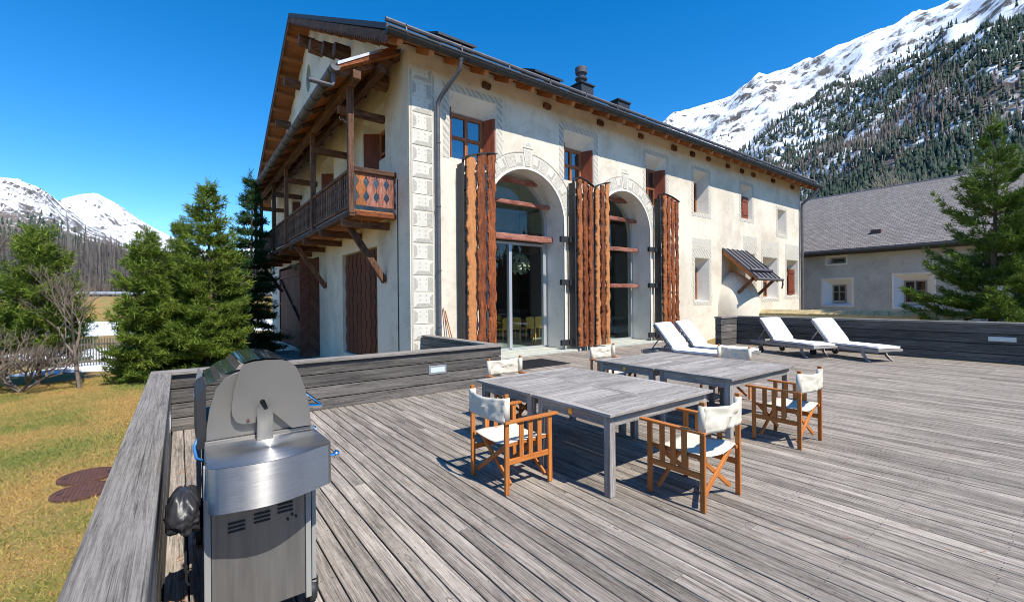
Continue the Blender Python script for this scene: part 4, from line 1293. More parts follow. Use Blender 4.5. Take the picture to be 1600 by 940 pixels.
# pale flashing on the front rake
mb = MB().prism([(LX - 0.02, zl0 + 0.0), (4.55, zl1 - 0.08), (4.55, zl1 + 0.13), (LX - 0.02, zl0 + 0.14)], XZ, 11.09, 11.115)
obj('rake_board', mb, 'larchX', lr)
mb = MB().prism([(LX - 0.03, zl0 + 0.07), (4.2, zl1 - 0.13), (4.2, zl1 - 0.06), (LX - 0.03, zl0 + 0.15)], XZ, 11.07, 11.088)
obj('flashing', mb, 'zinc', lr)
mb = MB().prism([(LX - 0.09 + a, zl0 + 0.02 + b) for a, b in gp + gq], XZ, 11.05, 30.3)
mb.prism([(LX - 0.09 + a, zl0 + 0.02 + b) for a, b in gp], XZ, 11.04, 11.06)
g2 = autosmooth(obj('gutter', mb, 'lead', lr))
st2 = MB().prism([(1.1 * a, 1.1 * b) for a, b in gp] + [(0.99 * a, 0.99 * b) for a, b in gp[::-1]], XZ, -0.02, 0.02).mesh('strap', 'black')
for i in range(22):
    put('strap', st2, lr, loc=(LX - 0.09, 11.3 + i * 0.86, zl0 + 0.02))
mb = MB().tube([(LX - 0.09, 11.25, zl0 - 0.06), (LX - 0.09, 11.25, zl0 - 0.32), (LX - 0.12, 11.24, zl0 - 0.4), (LX - 0.7, 11.1, zl0 - 0.46)], 0.05, 10)
autosmooth(obj('spout', mb, 'lead', lr))

# ------------------------------------------------------------------ gable side doors
# recess with a screen of wavy slats
mb = MB().add([(XW, SLAT[0], SLAT[2]), (XW, SLAT[1], SLAT[2]), (XW, SLAT[1], SLAT[3]), (XW, SLAT[0], SLAT[3]), (XW + 0.4, SLAT[0], SLAT[2]), (XW + 0.4, SLAT[1], SLAT[2]), (XW + 0.4, SLAT[1], SLAT[3]), (XW + 0.4, SLAT[0], SLAT[3])],
              [(0, 1, 5, 4), (1, 2, 6, 5), (2, 3, 7, 6), (3, 0, 4, 7), (4, 5, 6, 7)])
rec = obj('door_recess', mb, 'plaster_white', house)
ns = 8
for k in range(ns):
    w = (SLAT[1] - SLAT[0]) / ns
    y0 = SLAT[0] + k * w
    ph = k * 0.55
    zz = np.arange(SLAT[2] + 0.02, SLAT[3], 0.07)
    a = [(y0 + 0.035 + 0.055 * math.sin(z * 10 + ph), z) for z in zz]
    b = [(y0 + w - 0.035 + 0.055 * math.sin(z * 10 + ph + 0.55), z) for z in zz]
    mb = MB()
    m_ = len(zz)
    for (p, z), (q, _) in zip(a, b):
        mb.v += [(XW + 0.14, p, z), (XW + 0.1, p, z), (XW + 0.1, q, z), (XW + 0.14, q, z)]
    for i in range(m_ - 1):
        for e in range(4):
            mb.f.append((4 * i + e, 4 * i + (e + 1) % 4, 4 * i + 4 + (e + 1) % 4, 4 * i + 4 + e))
    mb.f += [(3, 2, 1, 0), tuple(4 * m_ - 4 + e for e in range(4))]
    put('slat', mb.mesh('slat', 'doorZ'), rec)
# big double door: one leaf shut, the herringbone leaf swung out
mb = MB().add([(XW, DOOR[0], DOOR[2]), (XW, DOOR[1], DOOR[2]), (XW, DOOR[1], DOOR[3]), (XW, DOOR[0], DOOR[3]), (XW + 0.5, DOOR[0], DOOR[2]), (XW + 0.5, DOOR[1], DOOR[2]), (XW + 0.5, DOOR[1], DOOR[3]), (XW + 0.5, DOOR[0], DOOR[3])],
              [(0, 1, 5, 4), (1, 2, 6, 5), (2, 3, 7, 6), (3, 0, 4, 7), (4, 5, 6, 7)])
dr = obj('barn_door', mb, 'room_dark', house)
for k in range(11):
    y0 = 22.2 + k * 0.67
    me = MB().box(0, 0.05, -0.325, 0.325, -2.05, 2.05).mesh('plank', 'doorZ')
    put('plank', me, dr, loc=(XW + 0.06, y0 + 0.335, 1.42))
mb = MB().box(XW + 0.01, XW + 0.055, 22.3, 29.5, -0.1, 0.08)
mb.box(XW + 0.01, XW + 0.055, 22.3, 29.5, 1.5, 1.62); mb.box(XW + 0.01, XW + 0.055, 22.3, 29.5, 3.0, 3.12)
mb.beam((XW + 0.03, 29.3, 3.0), (XW + 0.03, 22.6, 0.1), 0.05, 0.16, (1, 0, 0))
obj('door_ledge', mb, 'doorY', dr)
hx, hy = XW - 0.02, 20.15
ang = R(8)
leafw = 0.74
lb = MB()
lf = thing_dir = Vector((-math.cos(ang), math.sin(ang), 0))
nrm = Vector((-math.sin(ang), -math.cos(ang), 0))
def lp(u, z, d):
    q = Vector((hx, hy, 0)) + lf * u + nrm * d
    return (q.x, q.y, z)
lb.prism([(0, -0.62), (leafw, -0.62), (leafw, 3.5), (0, 3.5)], lp, 0.0, 0.05)
leaf_o = obj('open_leaf', lb, 'doorZ', dr)
for k in range(26):
    z = -0.6 + k * 0.165
    for u0, u1, s in ((0.02, leafw / 2 - 0.01, 1), (leafw / 2 + 0.01, leafw - 0.02, -1)):
        dz = 0.4
        za, zb = (z, z + dz) if s > 0 else (z + dz, z)
        q = [(u0, za), (u1, zb), (u1, zb + 0.15), (u0, za + 0.15)]
        if max(p[1] for p in q) > 3.48:
            continue
        put('herringbone_board', MB().prism(q, lp, 0.05, 0.065 + 0.004 * (k % 2)).mesh('herringbone_board', 'doorX'), dr)
mb = MB().box(XW - 0.55, XW - 0.3, 22.6, 23.1, 3.3, 3.4)
mb.box(XW - 0.7, XW - 0.5, 22.5, 23.2, 3.34, 3.39)
mb.lathe([(0.06, 3.15), (0.1, 3.22), (0.05, 3.3)], (XW - 0.42, 22.85, 0), 10)
obj('porch_lamp', mb, 'paint_pale', house)
# cable down the gable wall
mb = MB().tube([(XW - 0.015, 11.55, 5.0), (XW - 0.015, 11.57, 2.5), (XW - 0.015, 11.55, -0.6)], 0.012, 6)
obj('cable', mb, 'black', house)
# planked landing in front of the barn door
ld = thing('landing', (3.4, 20.5, -0.95), 0, 'grey plank landing in front of the brown barn door', 'landing')
for k in range(9):
    put('plank', MB().box(-0.14, 0.14, -3.6, 3.6, -0.02, 0.02).mesh('plank', 'deckY'), ld, loc=(2.0 + k * 0.29, 20.2, -0.68))
obj('frame', MB().box(1.85, 4.5, 16.62, 16.72, -1.2, -0.66), 'larchX', ld)
obj('frame', MB().box(1.95, 4.4, 16.75, 23.6, -1.2, -0.705), 'oldX', ld)

# ------------------------------------------------------------------ bread oven bulge and its little roof
mb = MB()
ox, n1, n2 = 21.15, 12, 20
for j in range(n1 + 1):
    v = j / n1
    z = -0.6 + 3.5 * v
    k = 1.0 if v < 0.45 else math.sqrt(max(0.0, 1 - ((v - 0.45) / 0.56) ** 2))
    for i in range(n2 + 1):
        a = math.pi * i / n2
        w = 1 + 0.05 * mnoise.noise(Vector((a * 2, v * 4, 2)))
        mb.v.append((ox - 1.3 * k * w * math.cos(a), YF + 0.03 - 1.25 * k * w * math.sin(a), z))
mb.f = [(j * (n2 + 1) + i, j * (n2 + 1) + i + 1, (j + 1) * (n2 + 1) + i + 1, (j + 1) * (n2 + 1) + i) for j in range(n1) for i in range(n2)]
obj('oven_bulge', mb, 'plaster', house, smooth=True)
cx0, cx1 = 20.3, 22.5
cz0, cz1, cy1 = 3.9, 2.48, 9.25
def cp(x, u, dz):
    return (x, YF + (cy1 - YF) * u, cz0 + (cz1 - cz0) * u + dz)
mb = MB().add([cp(cx0, 0, 0), cp(cx1, 0, 0), cp(cx1, 1, 0), cp(cx0, 1, 0), cp(cx0, 0, .06), cp(cx1, 0, .06), cp(cx1, 1, .06), cp(cx0, 1, .06)], [(0, 1, 2, 3), (7, 6, 5, 4), (0, 4, 5, 1), (1, 5, 6, 2), (2, 6, 7, 3), (3, 7, 4, 0)])
can = obj('canopy', mb, 'soffitY', house)
mb = MB().add([cp(cx0 - .05, 0, .065), cp(cx1 + .05, 0, .065), cp(cx1 + .05, 1.03, .065), cp(cx0 - .05, 1.03, .065), cp(cx0 - .05, 0, .1), cp(cx1 + .05, 0, .1), cp(cx1 + .05, 1.03, .1), cp(cx0 - .05, 1.03, .1)], [(0, 1, 2, 3), (7, 6, 5, 4), (0, 4, 5, 1), (1, 5, 6, 2), (2, 6, 7, 3), (3, 7, 4, 0)])
obj('canopy_sheet', mb, 'lead', can)
for k in range(6):
    x = cx0 + (cx1 - cx0) * k / 5
    mb = MB().beam(cp(x, 0.01, .12), cp(x, 1.02, .12), 0.035, 0.05)
    put('seam', mb.mesh('seam', 'black'), can)
obj('snow_pipe', MB().tube([cp(cx0 + .1, .82, .2), cp(cx1 - .1, .82, .2)], 0.07, 8), 'lead', can, smooth=True)
for x in (cx0 + 0.05, cx1 - 0.05):
    put('canopy_brace', MB().beam((x, YF - 0.05, 1.3), cp(x, 0.9, -0.05), 0.1, 0.12).mesh('canopy_brace', 'oldZ'), can)
    put('canopy_brace', MB().beam(cp(x, 0.02, -0.06), cp(x, 0.98, -0.06), 0.1, 0.12).mesh('canopy_brace', 'soffitY'), can)
mb = MB().tube([(cx0 - .1, cy1 - .1, cz1 + .02), (cx1 + .12, cy1 - .1, cz1 + .02)], 0.06, 8)
mb.tube([(cx1 + .1, cy1 - .1, cz1), (cx1 + .12, cy1 - .1, cz1 - .2), (cx1 + 1.0, cy1 + 0.3, cz1 - .35)], 0.035, 8)
obj('canopy_gutter', mb, 'lead', can, smooth=True)

# ------------------------------------------------------------------ terrace furniture
def make_table(lx, ly, medal):
    t = thing('terrace_table', (0, 0, 0))
    H, th = 0.74, 0.028
    fw = 0.085
    def pc(name, x0, x1, y0, y1, z0, z1, mk, bv=0.004):
        cx, cy, cz = (x0 + x1) / 2, (y0 + y1) / 2, (z0 + z1) / 2
        return put(name, MB().box(x0 - cx, x1 - cx, y0 - cy, y1 - cy, z0 - cz, z1 - cz).mesh(name, mk), t, loc=(cx, cy, cz), local=True, bevel=bv)
    a, b = lx / 2, ly / 2
    pc('edge_board', -a, -a + fw, -b, b, H - th, H, 'tabY'); pc('edge_board', a - fw, a, -b, b, H - th, H, 'tabY')
    pc('edge_board', -a + fw + .002, a - fw - .002, -b, -b + fw, H - th, H, 'tabX'); pc('edge_board', -a + fw + .002, a - fw - .002, b - fw, b, H - th, H, 'tabX')
    pc('edge_board', -fw / 2, fw / 2, -b + fw + .002, b - fw - .002, H - th, H, 'tabY')
    n = 8
    w = (ly - 2 * fw) / n
    for x0, x1 in ((-a + fw + .003, -fw / 2 - .003), (fw / 2 + .003, a - fw - .003)):
        for k in range(n):
            y0 = -b + fw + k * w
            pc('plank', x0, x1, y0 + .003, y0 + w - .003, H - th, H - 0.001 + RND.uniform(-.001, .001), 'tabX', 0.003)
    i = 0.05
    for sy in (-1, 1):
        y = sy * (b - i)
        pc('apron', -a + i + .07, a - i - .07, y - .012 if sy > 0 else y, y if sy > 0 else y + .012, H - th - 0.1, H - th - .001, 'tabX')
    for sx in (-1, 1):
        x = sx * (a - i)
        pc('apron', x - .012 if sx > 0 else x, x if sx > 0 else x + .012, -b + i + .07, b - i - .07, H - th - 0.1, H - th - .001, 'tabY')
    for sx in (-1, 1):
        for sy in (-1, 1):
            x, y = sx * (a - i - .034), sy * (b - i - .034)
            pc('leg', x - .036, x + .036, y - .036, y + .036, 0.004, H - th - .001, 'tabZ', 0.005)
    if medal:
        put('brass_medallion', MB().lathe([(0.032, 0), (0.032, -0.006), (0.02, -0.009)], (0, 0, 0), 16, 'X').mesh('brass_medallion', 'brass'), t, loc=(-a + i - .001, 0, H - th - 0.05), local=True)
    return t
def setup(o, loc, rz, label, cat, group=None):
    o.location = loc
    o.rotation_euler = (0, 0, rz)
    return tag(o, label, cat, group)
TG = 'weathered terrace tables pushed together in pairs'
setup(make_table(1.63, 1.05, True), (3.715, 3.045, 0), 0, 'grey weathered table nearest the camera, its front leg in full view', 'table', TG)
setup(make_table(1.63, 1.05, False), (3.715, 4.11, 0), 0, 'grey weathered table between the nearest table and the house, beside the cream chair back', 'table', TG)
setup(make_table(1.75, 1.09, False), (6.16, 3.25, 0), 0, 'grey weathered table of the farther pair with a chair at its front edge', 'table', TG)
setup(make_table(1.75, 1.09, True), (6.16, 4.355, 0), 0, 'grey weathered table of the farther pair closest to the arched doors', 'table', TG)

def make_chair(sag, seed):
    rng = random.Random(seed)
    t = thing('director_chair', (0, 0, 0))
    hw, hd = 0.28, 0.25
    def bx(name, cx, cy, cz, sx, sy, sz, mk, rot=None):
        return put(name, MB().box(-sx / 2, sx / 2, -sy / 2, sy / 2, -sz / 2, sz / 2).mesh(name, mk), t, loc=(cx, cy, cz), rot=rot, local=True, bevel=0.004)
    for s in (-1, 1):
        bx('leg', s * hw, hd, 0.315, 0.026, 0.044, 0.62, 'teakZ')
        bx('leg', s * hw, -hd, 0.445, 0.026, 0.044, 0.88, 'teakZ')
        bx('arm_rest', s * (hw + 0.004), 0.03, 0.637, 0.055, 0.62, 0.022, 'teakY')
        bx('side_rail', s * hw, 0, 0.285, 0.02, 0.456, 0.05, 'teakY')
        for k in (-1, 0, 1):
            bx('side_slat', s * hw, 0.02 + k * 0.105, 0.468, 0.014, 0.05, 0.316, 'teakZ')
        bx('seat_rail', s * (hw - 0.035), 0, 0.425, 0.026, 0.52, 0.03, 'teakY')
    for y in (-0.2, 0.2):
        for s in (-1, 1):
            a = math.atan2(0.35, 0.49)
            bx('cross_leg', 0, y + s * 0.013, 0.25, 0.62, 0.022, 0.04, 'teakX', (0, s * a, 0))
    # seat canvas
    mb = MB()
    nu, nv = 12, 8
    for j in range(nv + 1):
        for i in range(nu + 1):
            u, v = -1 + 2 * i / nu, -1 + 2 * j / nv
            z = 0.447 - sag * (1 - u * u) + 0.004 * math.sin(v * 5 + u * 3 + seed)
            mb.v.append((u * (hw - 0.02), v * 0.24, z))
    mb.f = [(j * (nu + 1) + i, j * (nu + 1) + i + 1, (j + 1) * (nu + 1) + i + 1, (j + 1) * (nu + 1) + i) for j in range(nv) for i in range(nu)]
    o = put('seat_canvas', mb.mesh('seat_canvas', 'canvas', True), t, local=True)
    so_ = o.modifiers.new('thickness', 'SOLIDIFY'); so_.thickness = 0.006
    # back canvas, sleeves round the posts, bowed backwards
    mb = MB()
    nu, nv = 26, 10
    for j in range(nv + 1):
        for i in range(nu + 1):
            u, v = -1 + 2 * i / nu, j / nv
            bow = 0.05 * (1 - u * u) + 0.03 * mnoise.noise(Vector((u * 2.5 + seed * 3.3, v * 2.0, seed))) * (1 - u * u) + 0.012 * mnoise.noise(Vector((u * 7 + seed, v * 5, 3)))
            mb.v.append((u * (hw + 0.018), -hd - 0.024 - bow, 0.632 + 0.222 * v - (0.02 * (1 - u * u)) * (1 if v > 0.5 else -0.3)))
    mb.f = [(j * (nu + 1) + i, j * (nu + 1) + i + 1, (j + 1) * (nu + 1) + i + 1, (j + 1) * (nu + 1) + i) for j in range(nv) for i in range(nu)]
    for s in (-1, 1):
        k = len(mb.v)
        ring = [(-0.02, -0.026), (0.018, -0.026), (0.018, 0.026), (-0.02, 0.026)]
        for z in (0.632, 0.855):
            mb.v += [(s * hw + a, -hd + b, z) for a, b in ring]
        mb.f += [(k + e, k + (e + 1) % 4, k + 4 + (e + 1) % 4, k + 4 + e) for e in range(4)]
    o = put('back_canvas', mb.mesh('back_canvas', 'canvas', True), t, local=True)
    so_ = o.modifiers.new('thickness', 'SOLIDIFY'); so_.thickness = 0.005
    autosmooth(o, 50)
    return t
CG = 'director chairs round the terrace tables'
for i, (loc, rz, lab) in enumerate((((2.54, 3.45, 0), R(-90), 'director chair at the left end of the near table, seen from behind'),
                     ((3.62, 2.2, 0), 0.0, 'director chair nearest the camera, at the front edge of the near table'),
                     ((5.86, 2.34, 0), R(-1), 'director chair at the front edge of the farther pair of tables'),
                     ((3.76, 4.98, 0), R(180), 'director chair behind the near tables, close to the plank parapet'),
                     ((6.14, 5.26, 0), R(178), 'director chair behind the farther tables, in front of the folded slat shutters'),
                     ((7.42, 3.92, 0), R(84), 'director chair at the right end of the farther tables, before the loungers'))):
    setup(make_chair(0.03 + 0.008 * (i % 3), i + 1), loc, rz, lab, 'chair', CG)

def make_lounger():
    t = thing('sun_lounger', (0, 0, 0))
    def bx(name, cx, cy, cz, sx, sy, sz, mk, rot=None, bv=0.006):
        return put(name, MB().box(-sx / 2, sx / 2, -sy / 2, sy / 2, -sz / 2, sz / 2).mesh(name, mk), t, loc=(cx, cy, cz), rot=rot, local=True, bevel=bv)
    for s in (-1, 1):
        bx('side_rail', s * 0.33, 1.0, 0.27, 0.03, 2.0, 0.085, 'tabY')
        # curved foot leg
        mb = MB()
        pts = [(0.36, 0.25), (0.33, 0.14), (0.25, 0.05), (0.17, 0.0)]
        pl = [(y - 0.035, z) for y, z in pts] + [(y + 0.035, z) for y, z in pts[::-1]]
        mb.prism(pl, lambda a, b, d: (d, a, b), s * 0.33 - 0.016, s * 0.33 + 0.016)
        put('leg', mb.mesh('leg', 'tabZ'), t, local=True)
        bx('leg', s * 0.33, 1.62, 0.17, 0.03, 0.06, 0.14, 'tabZ')
        wl = put('wheel', MB().lathe([(0.05, -0.018), (0.085, -0.018), (0.085, 0.018), (0.05, 0.018), (0.045, 0.022), (0.02, 0.022)], (0, 0, 0), 20, 'X').mesh('wheel', 'rubber'), t, loc=(s * 0.36, 1.62, 0.086), local=True)
    bx('end_bar', 0, -0.015, 0.28, 0.72, 0.03, 0.06, 'tabX')
    bx('end_bar', 0, 2.01, 0.28, 0.72, 0.03, 0.06, 'tabX')
    for k in range(9):
        bx('slat', 0, 0.08 + k * 0.135, 0.3, 0.62, 0.07, 0.018, 'tabX', bv=0.003)
    ang, hy_, L = R(50), 1.22, 0.78
    for k in range(6):
        d = 0.06 + k * 0.135
        bx('back_slat', 0, hy_ + d * math.cos(ang), 0.31 + d * math.sin(ang), 0.62, 0.07, 0.018, 'tabX', (ang, 0, 0), 0.003)
    for s in (-1, 1):
        bx('back_frame', s * 0.3, hy_ + L / 2 * math.cos(ang), 0.295 + L / 2 * math.sin(ang), 0.03, L, 0.04, 'tabY', (ang, 0, 0))
        mb = MB().beam((s * 0.26, hy_ + 0.5 * math.cos(ang), 0.3 + 0.5 * math.sin(ang) - 0.03), (s * 0.26, hy_ + 0.62, 0.28), 0.022, 0.022)
        put('prop', mb.mesh('prop', 'tabZ'), t, local=True)
    # cushion: one bent pad with rounded edge
    mb = MB()
    path = [(0.0, 0.315), (0.3, 0.315), (0.7, 0.315), (1.1, 0.315), (1.2, 0.32), (1.26, 0.36)] + [(hy_ + d * math.cos(ang) - 0.02, 0.32 + d * math.sin(ang)) for d in (0.12, 0.3, 0.5, 0.68, 0.78)]
    cs = [(-0.315, 0.01), (-0.33, 0.03), (-0.315, 0.055), (-0.2, 0.068), (0, 0.072), (0.2, 0.068), (0.315, 0.055), (0.33, 0.03), (0.315, 0.01)]
    nn = len(cs)
    for i, (y, z) in enumerate(path):
        p0, p1 = path[max(0, i - 1)], path[min(len(path) - 1, i + 1)]
        d = Vector((0, p1[0] - p0[0], p1[1] - p0[1])).normalized()
        nm = Vector((0, -d.z, d.y))
        k = 0.75 if i in (0, len(path) - 1) else 1.0
        for x, h in cs:
            q = Vector((x * (0.985 if k < 1 else 1), y, z)) + nm * (h * k)
            mb.v.append(tuple(q))
    for i in range(len(path) - 1):
        for e in range(nn):
            e2 = (e + 1) % nn
            mb.f.append((i * nn + e, i * nn + e2, (i + 1) * nn + e2, (i + 1) * nn + e))
    mb.f += [tuple(range(nn))[::-1], tuple((len(path) - 1) * nn + e for e in range(nn))]
    cu = put('cushion', mb.mesh('cushion', 'cushion', True), t, local=True)
    autosmooth(cu, 50)
    pp = MB()
    for xx in (-0.325, 0.325):
        pl = []
        for i, (y, z) in enumerate(path):
            p0, p1 = path[max(0, i - 1)], path[min(len(path) - 1, i + 1)]
            d = Vector((0, p1[0] - p0[0], p1[1] - p0[1])).normalized()
            q = Vector((xx, y, z)) + Vector((0, -d.z, d.y)) * 0.05
            pl.append(tuple(q))
        pp.tube(pl, 0.006, 5)
    pm_ = pp.mesh('piping', simple('grey_piping', (0.35, 0.36, 0.4), 0.8))
    pi_ = put('piping', pm_, cu, local=True)
    return t
l0 = make_lounger()
LG = 'white cushioned sun loungers on the deck'
l0.scale = (1.13, 1.13, 1.13)
setup(l0, (14.24, 4.71, 0), R(-23), 'white sun lounger beside the corner of the black parapet, left one of the right-hand pair', 'sun lounger', LG)
for loc, rz, lab in (((14.62, 3.40, 0), R(-23), 'white sun lounger farthest right, its foot end clear on the deck'),
                     ((10.32, 5.2, 0), R(2), 'white sun lounger farthest left, its back raised before the second arch'),
                     ((11.5, 5.36, 0), R(2), 'white sun lounger second from left, below the plain stretch of house wall')):
    setup(copy_tree(l0), loc, rz, lab, 'sun lounger', LG)

mat_ = thing('door_mat', (7.4, 9.1, 0), 0, 'black woven door mat on the deck before the glass door', 'mat')
obj('mat_body', MB().box(6.55, 8.3, 8.55, 9.75, 0.004, 0.016), 'rubber', mat_)
mb = MB()
for i in range(28):
    mb.box(6.58 + i * 0.061, 6.61 + i * 0.061, 8.58, 9.72, 0.0165, 0.022)
obj('mat_rib', mb, 'black', mat_)
# two slim poles leaning at the corner by the downpipe
for x, l_ in ((5.78, 'slim wooden pole leaning on the wall right of the downpipe'),):
    bs = thing('leaning_pole', (x, 10.5, 0), 0, 'pair of slim brown sticks leaning on the wall beside the downpipe', 'sticks')
    obj('stick', MB().tube([(x + 0.12, 10.45, 0.0), (x - 0.08, 10.76, 1.5)], 0.014, 6), 'larchZ', bs)
    obj('stick', MB().tube([(x + 0.2, 10.45, 0.0), (x - 0.02, 10.76, 1.42)], 0.014, 6), 'larchZ', bs)

# ------------------------------------------------------------------ barbecue
bq = thing('gas_barbecue', (0.34, 3.2, 0), 0, 'stainless steel gas barbecue with side shelf standing by the lawn-side parapet', 'barbecue')
obj('cabinet', MB().box(0.12, 0.56, 2.72, 3.95, 0.11, 0.87), 'black', bq, bevel=0.006)
pn = obj('side_panel', MB().box(0.118, 0.552, 2.685, 2.715, 0.1, 0.86), 'dullsteel', bq, bevel=0.004)
for gx_, gz_ in ((0.19, 0.585), (0.305, 0.6), (0.415, 0.62)):
    for k in range(3):
        obj('louvre', MB().box(gx_, gx_ + 0.075, 2.678, 2.69, gz_ - k * 0.021, gz_ - k * 0.021 + 0.008), 'rubber', pn)
for hx_, hz_ in ((0.36, 0.665), (0.465, 0.535), (0.487, 0.555), (0.505, 0.54)):
    obj('keyhole', MB().lathe([(0.006, 0), (0.006, -0.01)], (hx_, 2.684, hz_), 8, 'Y'), 'rubber', pn)
for x0, x1, y0 in ((0.088, 0.116, 2.68), (0.554, 0.582, 2.68), (0.088, 0.116, 3.9), (0.554, 0.582, 3.9)):
    obj('post', MB().box(x0, x1, y0, y0 + 0.04, 0.07, 0.9), 'paint_pale', bq, bevel=0.003)
obj('cabinet_door', MB().box(0.598, 0.622, 2.74, 3.35, 0.1, 0.84), 'paint_pale', bq, bevel=0.004)
obj('cabinet_door', MB().box(0.598, 0.622, 3.36, 3.95, 0.1, 0.84), 'paint_pale', bq, bevel=0.004)
for x, y in ((0.60, 2.76), (0.1, 2.76), (0.6, 3.88), (0.1, 3.88)):
    wl = obj('caster', MB().lathe([(0.02, -0.022), (0.05, -0.02), (0.056, -0.012), (0.056, 0.012), (0.05, 0.02), (0.02, 0.022)], (x, y, 0.058), 20, 'X'), 'rubber', bq)
    autosmooth(wl)
    obj('caster_fork', MB().box(x - 0.032, x - 0.024, y - 0.02, y + 0.02, 0.05, 0.12).box(x + 0.024, x + 0.032, y - 0.02, y + 0.02, 0.05, 0.12).box(x - 0.032, x + 0.032, y - 0.02, y + 0.02, 0.12, 0.13), 'black', wl)
KS, KZ = 0.945, 0.095
def uobj(name, mb, mat, parent=None, **k):
    return obj(name, mb.fit(KS, KZ), mat, parent, **k)
# side shelf with bowed apron
def shelf_outline(off=0.0):
    P = [(0.105, 3.06), (0.105, 2.66)]
    for k in range(5):
        a = math.pi + (math.pi / 2) * (k + 1) / 6
        P.append((0.165 + 0.06 * math.cos(a), 2.66 + 0.06 * math.sin(a)))
    for k in range(9):
        u = (k + 0.5) / 9
        P.append((0.165 + 0.48 * u, 2.60 - 0.06 * math.sin(u * math.pi) + 0.055 * u))
    for k in range(5):
        a = -math.pi / 2 + (math.pi / 2) * (k + 1) / 6
        P.append((0.645 + 0.05 * math.cos(a), 2.705 + 0.05 * math.sin(a)))
    P += [(0.695, 2.71), (0.685, 3.06)]
    return P
so2 = shelf_outline()
mb = MB()
n = len(so2)
mb.add([(a, b, 0.905) for a, b in so2], [tuple(range(n))])
mb.add([(a, b, 0.68 + 0.0 * a) for a, b in so2] + [(a, b, 0.903) for a, b in so2], [(i, i + 1, i + 1 + n, i + n) for i in range(n - 1)])
mb.add([(a + (0.34 - a) * 0.015, b + (2.9 - b) * 0.015, 0.905) for a, b in so2] + [(a, b, 0.9) for a, b in so2], [(i, i + 1, i + 1 + n, i + n) for i in range(n - 1)])
sh = autosmooth(uobj('side_shelf', mb, 'steel', bq), 30)
uobj('shelf_lip', MB().box(0.108, 0.683, 3.055, 3.075, 0.895, 0.925), 'enamel', sh, bevel=0.003)
# end plates of firebox and lid
fp = [(0.115, 0.925), (0.118, 0.996), (0.132, 1.103), (0.16, 1.209), (0.204, 1.27), (0.25, 1.297), (0.30, 1.31), (0.42, 1.31), (0.55, 1.2), (0.64, 1.0), (0.66, 0.925)]
uobj('firebox_end', MB().prism(fp, XZ, 3.075, 3.09), 'enamel', bq, bevel=0.003)
lp_ = [(0.297, 1.35), (0.35, 1.362), (0.42, 1.366), (0.50, 1.36), (0.545, 1.345), (0.58, 1.31), (0.605, 1.25), (0.63, 1.17), (0.652, 1.06), (0.666, 0.935), (0.553, 0.935), (0.425, 1.075), (0.405, 1.13), (0.388, 1.135), (0.378, 1.12), (0.385, 1.105), (0.41, 1.06), (0.40, 1.005), (0.33, 1.0), (0.288, 1.004), (0.258, 1.022), (0.24, 1.06), (0.236, 1.1), (0.248, 1.204), (0.272, 1.3)]
lid_end = MB()
lid_end.sheet(lp_, [], XZ, 3.035)
lid_end.sheet(lp_, [], XZ, 3.05)
k = len(lp_)
lid_end.add([(a, 3.035, b) for a, b in lp_] + [(a, 3.05, b) for a, b in lp_], [(i, (i + 1) % k, (i + 1) % k + k, i + k) for i in range(k)])
le = uobj('lid_end', lid_end, 'enamel', bq)
uobj('screw', MB().lathe([(0.009, 0), (0.009, -0.006), (0.004, -0.009)], (0.318, 3.035, 1.02), 10, 'Y'), 'iron', le)
br_ = [(0.36, 0.907), (0.443, 0.907), (0.443, 1.09), (0.425, 1.098), (0.418, 1.085), (0.402, 1.078), (0.388, 1.085), (0.38, 1.1), (0.36, 1.092)]
bk = MB()
bk.sheet(br_, [], XZ, 2.985)
k = len(br_)
bk.add([(a, 2.985, b) for a, b in br_] + [(a, 2.99, b) for a, b in br_], [(i, (i + 1) % k, (i + 1) % k + k, i + k) for i in range(k)])
bk.box(0.36, 0.366, 2.99, 3.03, 0.907, 1.0)
uobj('lid_bracket', bk, 'dullsteel', bq)
# lid: rolled-back hood with glossy facets
lid = [(0.668, 0.94), (0.652, 1.06), (0.63, 1.17), (0.6, 1.26), (0.57, 1.32), (0.53, 1.355), (0.44, 1.375), (0.35, 1.372), (0.29, 1.355)]
mb = MB()
for y in (3.052, 3.76):
    mb.v += [(a, y, b) for a, b in lid]
k = len(lid)
mb.f += [(i, i + 1, i + 1 + k, i + k) for i in range(k - 1)]
mb.f.append(tuple(range(k, 2 * k)))
ho = autosmooth(uobj('lid', mb, 'glossblack', bq), 25)
back = [(0.288, 1.352), (0.262, 1.315), (0.225, 1.305), (0.19, 1.285), (0.165, 1.26), (0.125, 1.245)]
mb = MB()
for y in (3.092, 3.765):
    mb.v += [(a, y, b) for a, b in back]
k = len(back)
mb.f += [(i, i + 1, i + 1 + k, i + k) for i in range(k - 1)]
uobj('lid_back', mb, 'glossblack', bq)
mb = MB().box(0.075, 0.118, 3.1, 3.76, 0.88, 1.16)
mb.add([(0.075, 3.1, 1.16), (0.118, 3.1, 1.24), (0.118, 3.76, 1.24), (0.075, 3.76, 1.16), (0.118, 3.1, 1.16), (0.118, 3.76, 1.16)], [(0, 1, 2, 3), (0, 4, 1), (3, 2, 5)])
uobj('firebox', mb, 'rubber', bq)
uobj('heat_shield', MB().add([(0.07, 3.78, 1.08), (0.072, 3.55, 1.1), (0.118, 3.55, 1.25), (0.1, 3.8, 1.27)], [(0, 1, 2, 3)]), 'zinc', bq)
uobj('firebox', MB().box(0.12, 0.655, 3.092, 3.75, 0.88, 0.99), 'black', bq)
mb = MB().tube([(0.655, 3.16, 1.03), (0.745, 3.16, 1.02), (0.76, 3.17, 1.02), (0.76, 3.64, 1.02), (0.745, 3.65, 1.02), (0.655, 3.65, 1.03)], 0.014, 10)
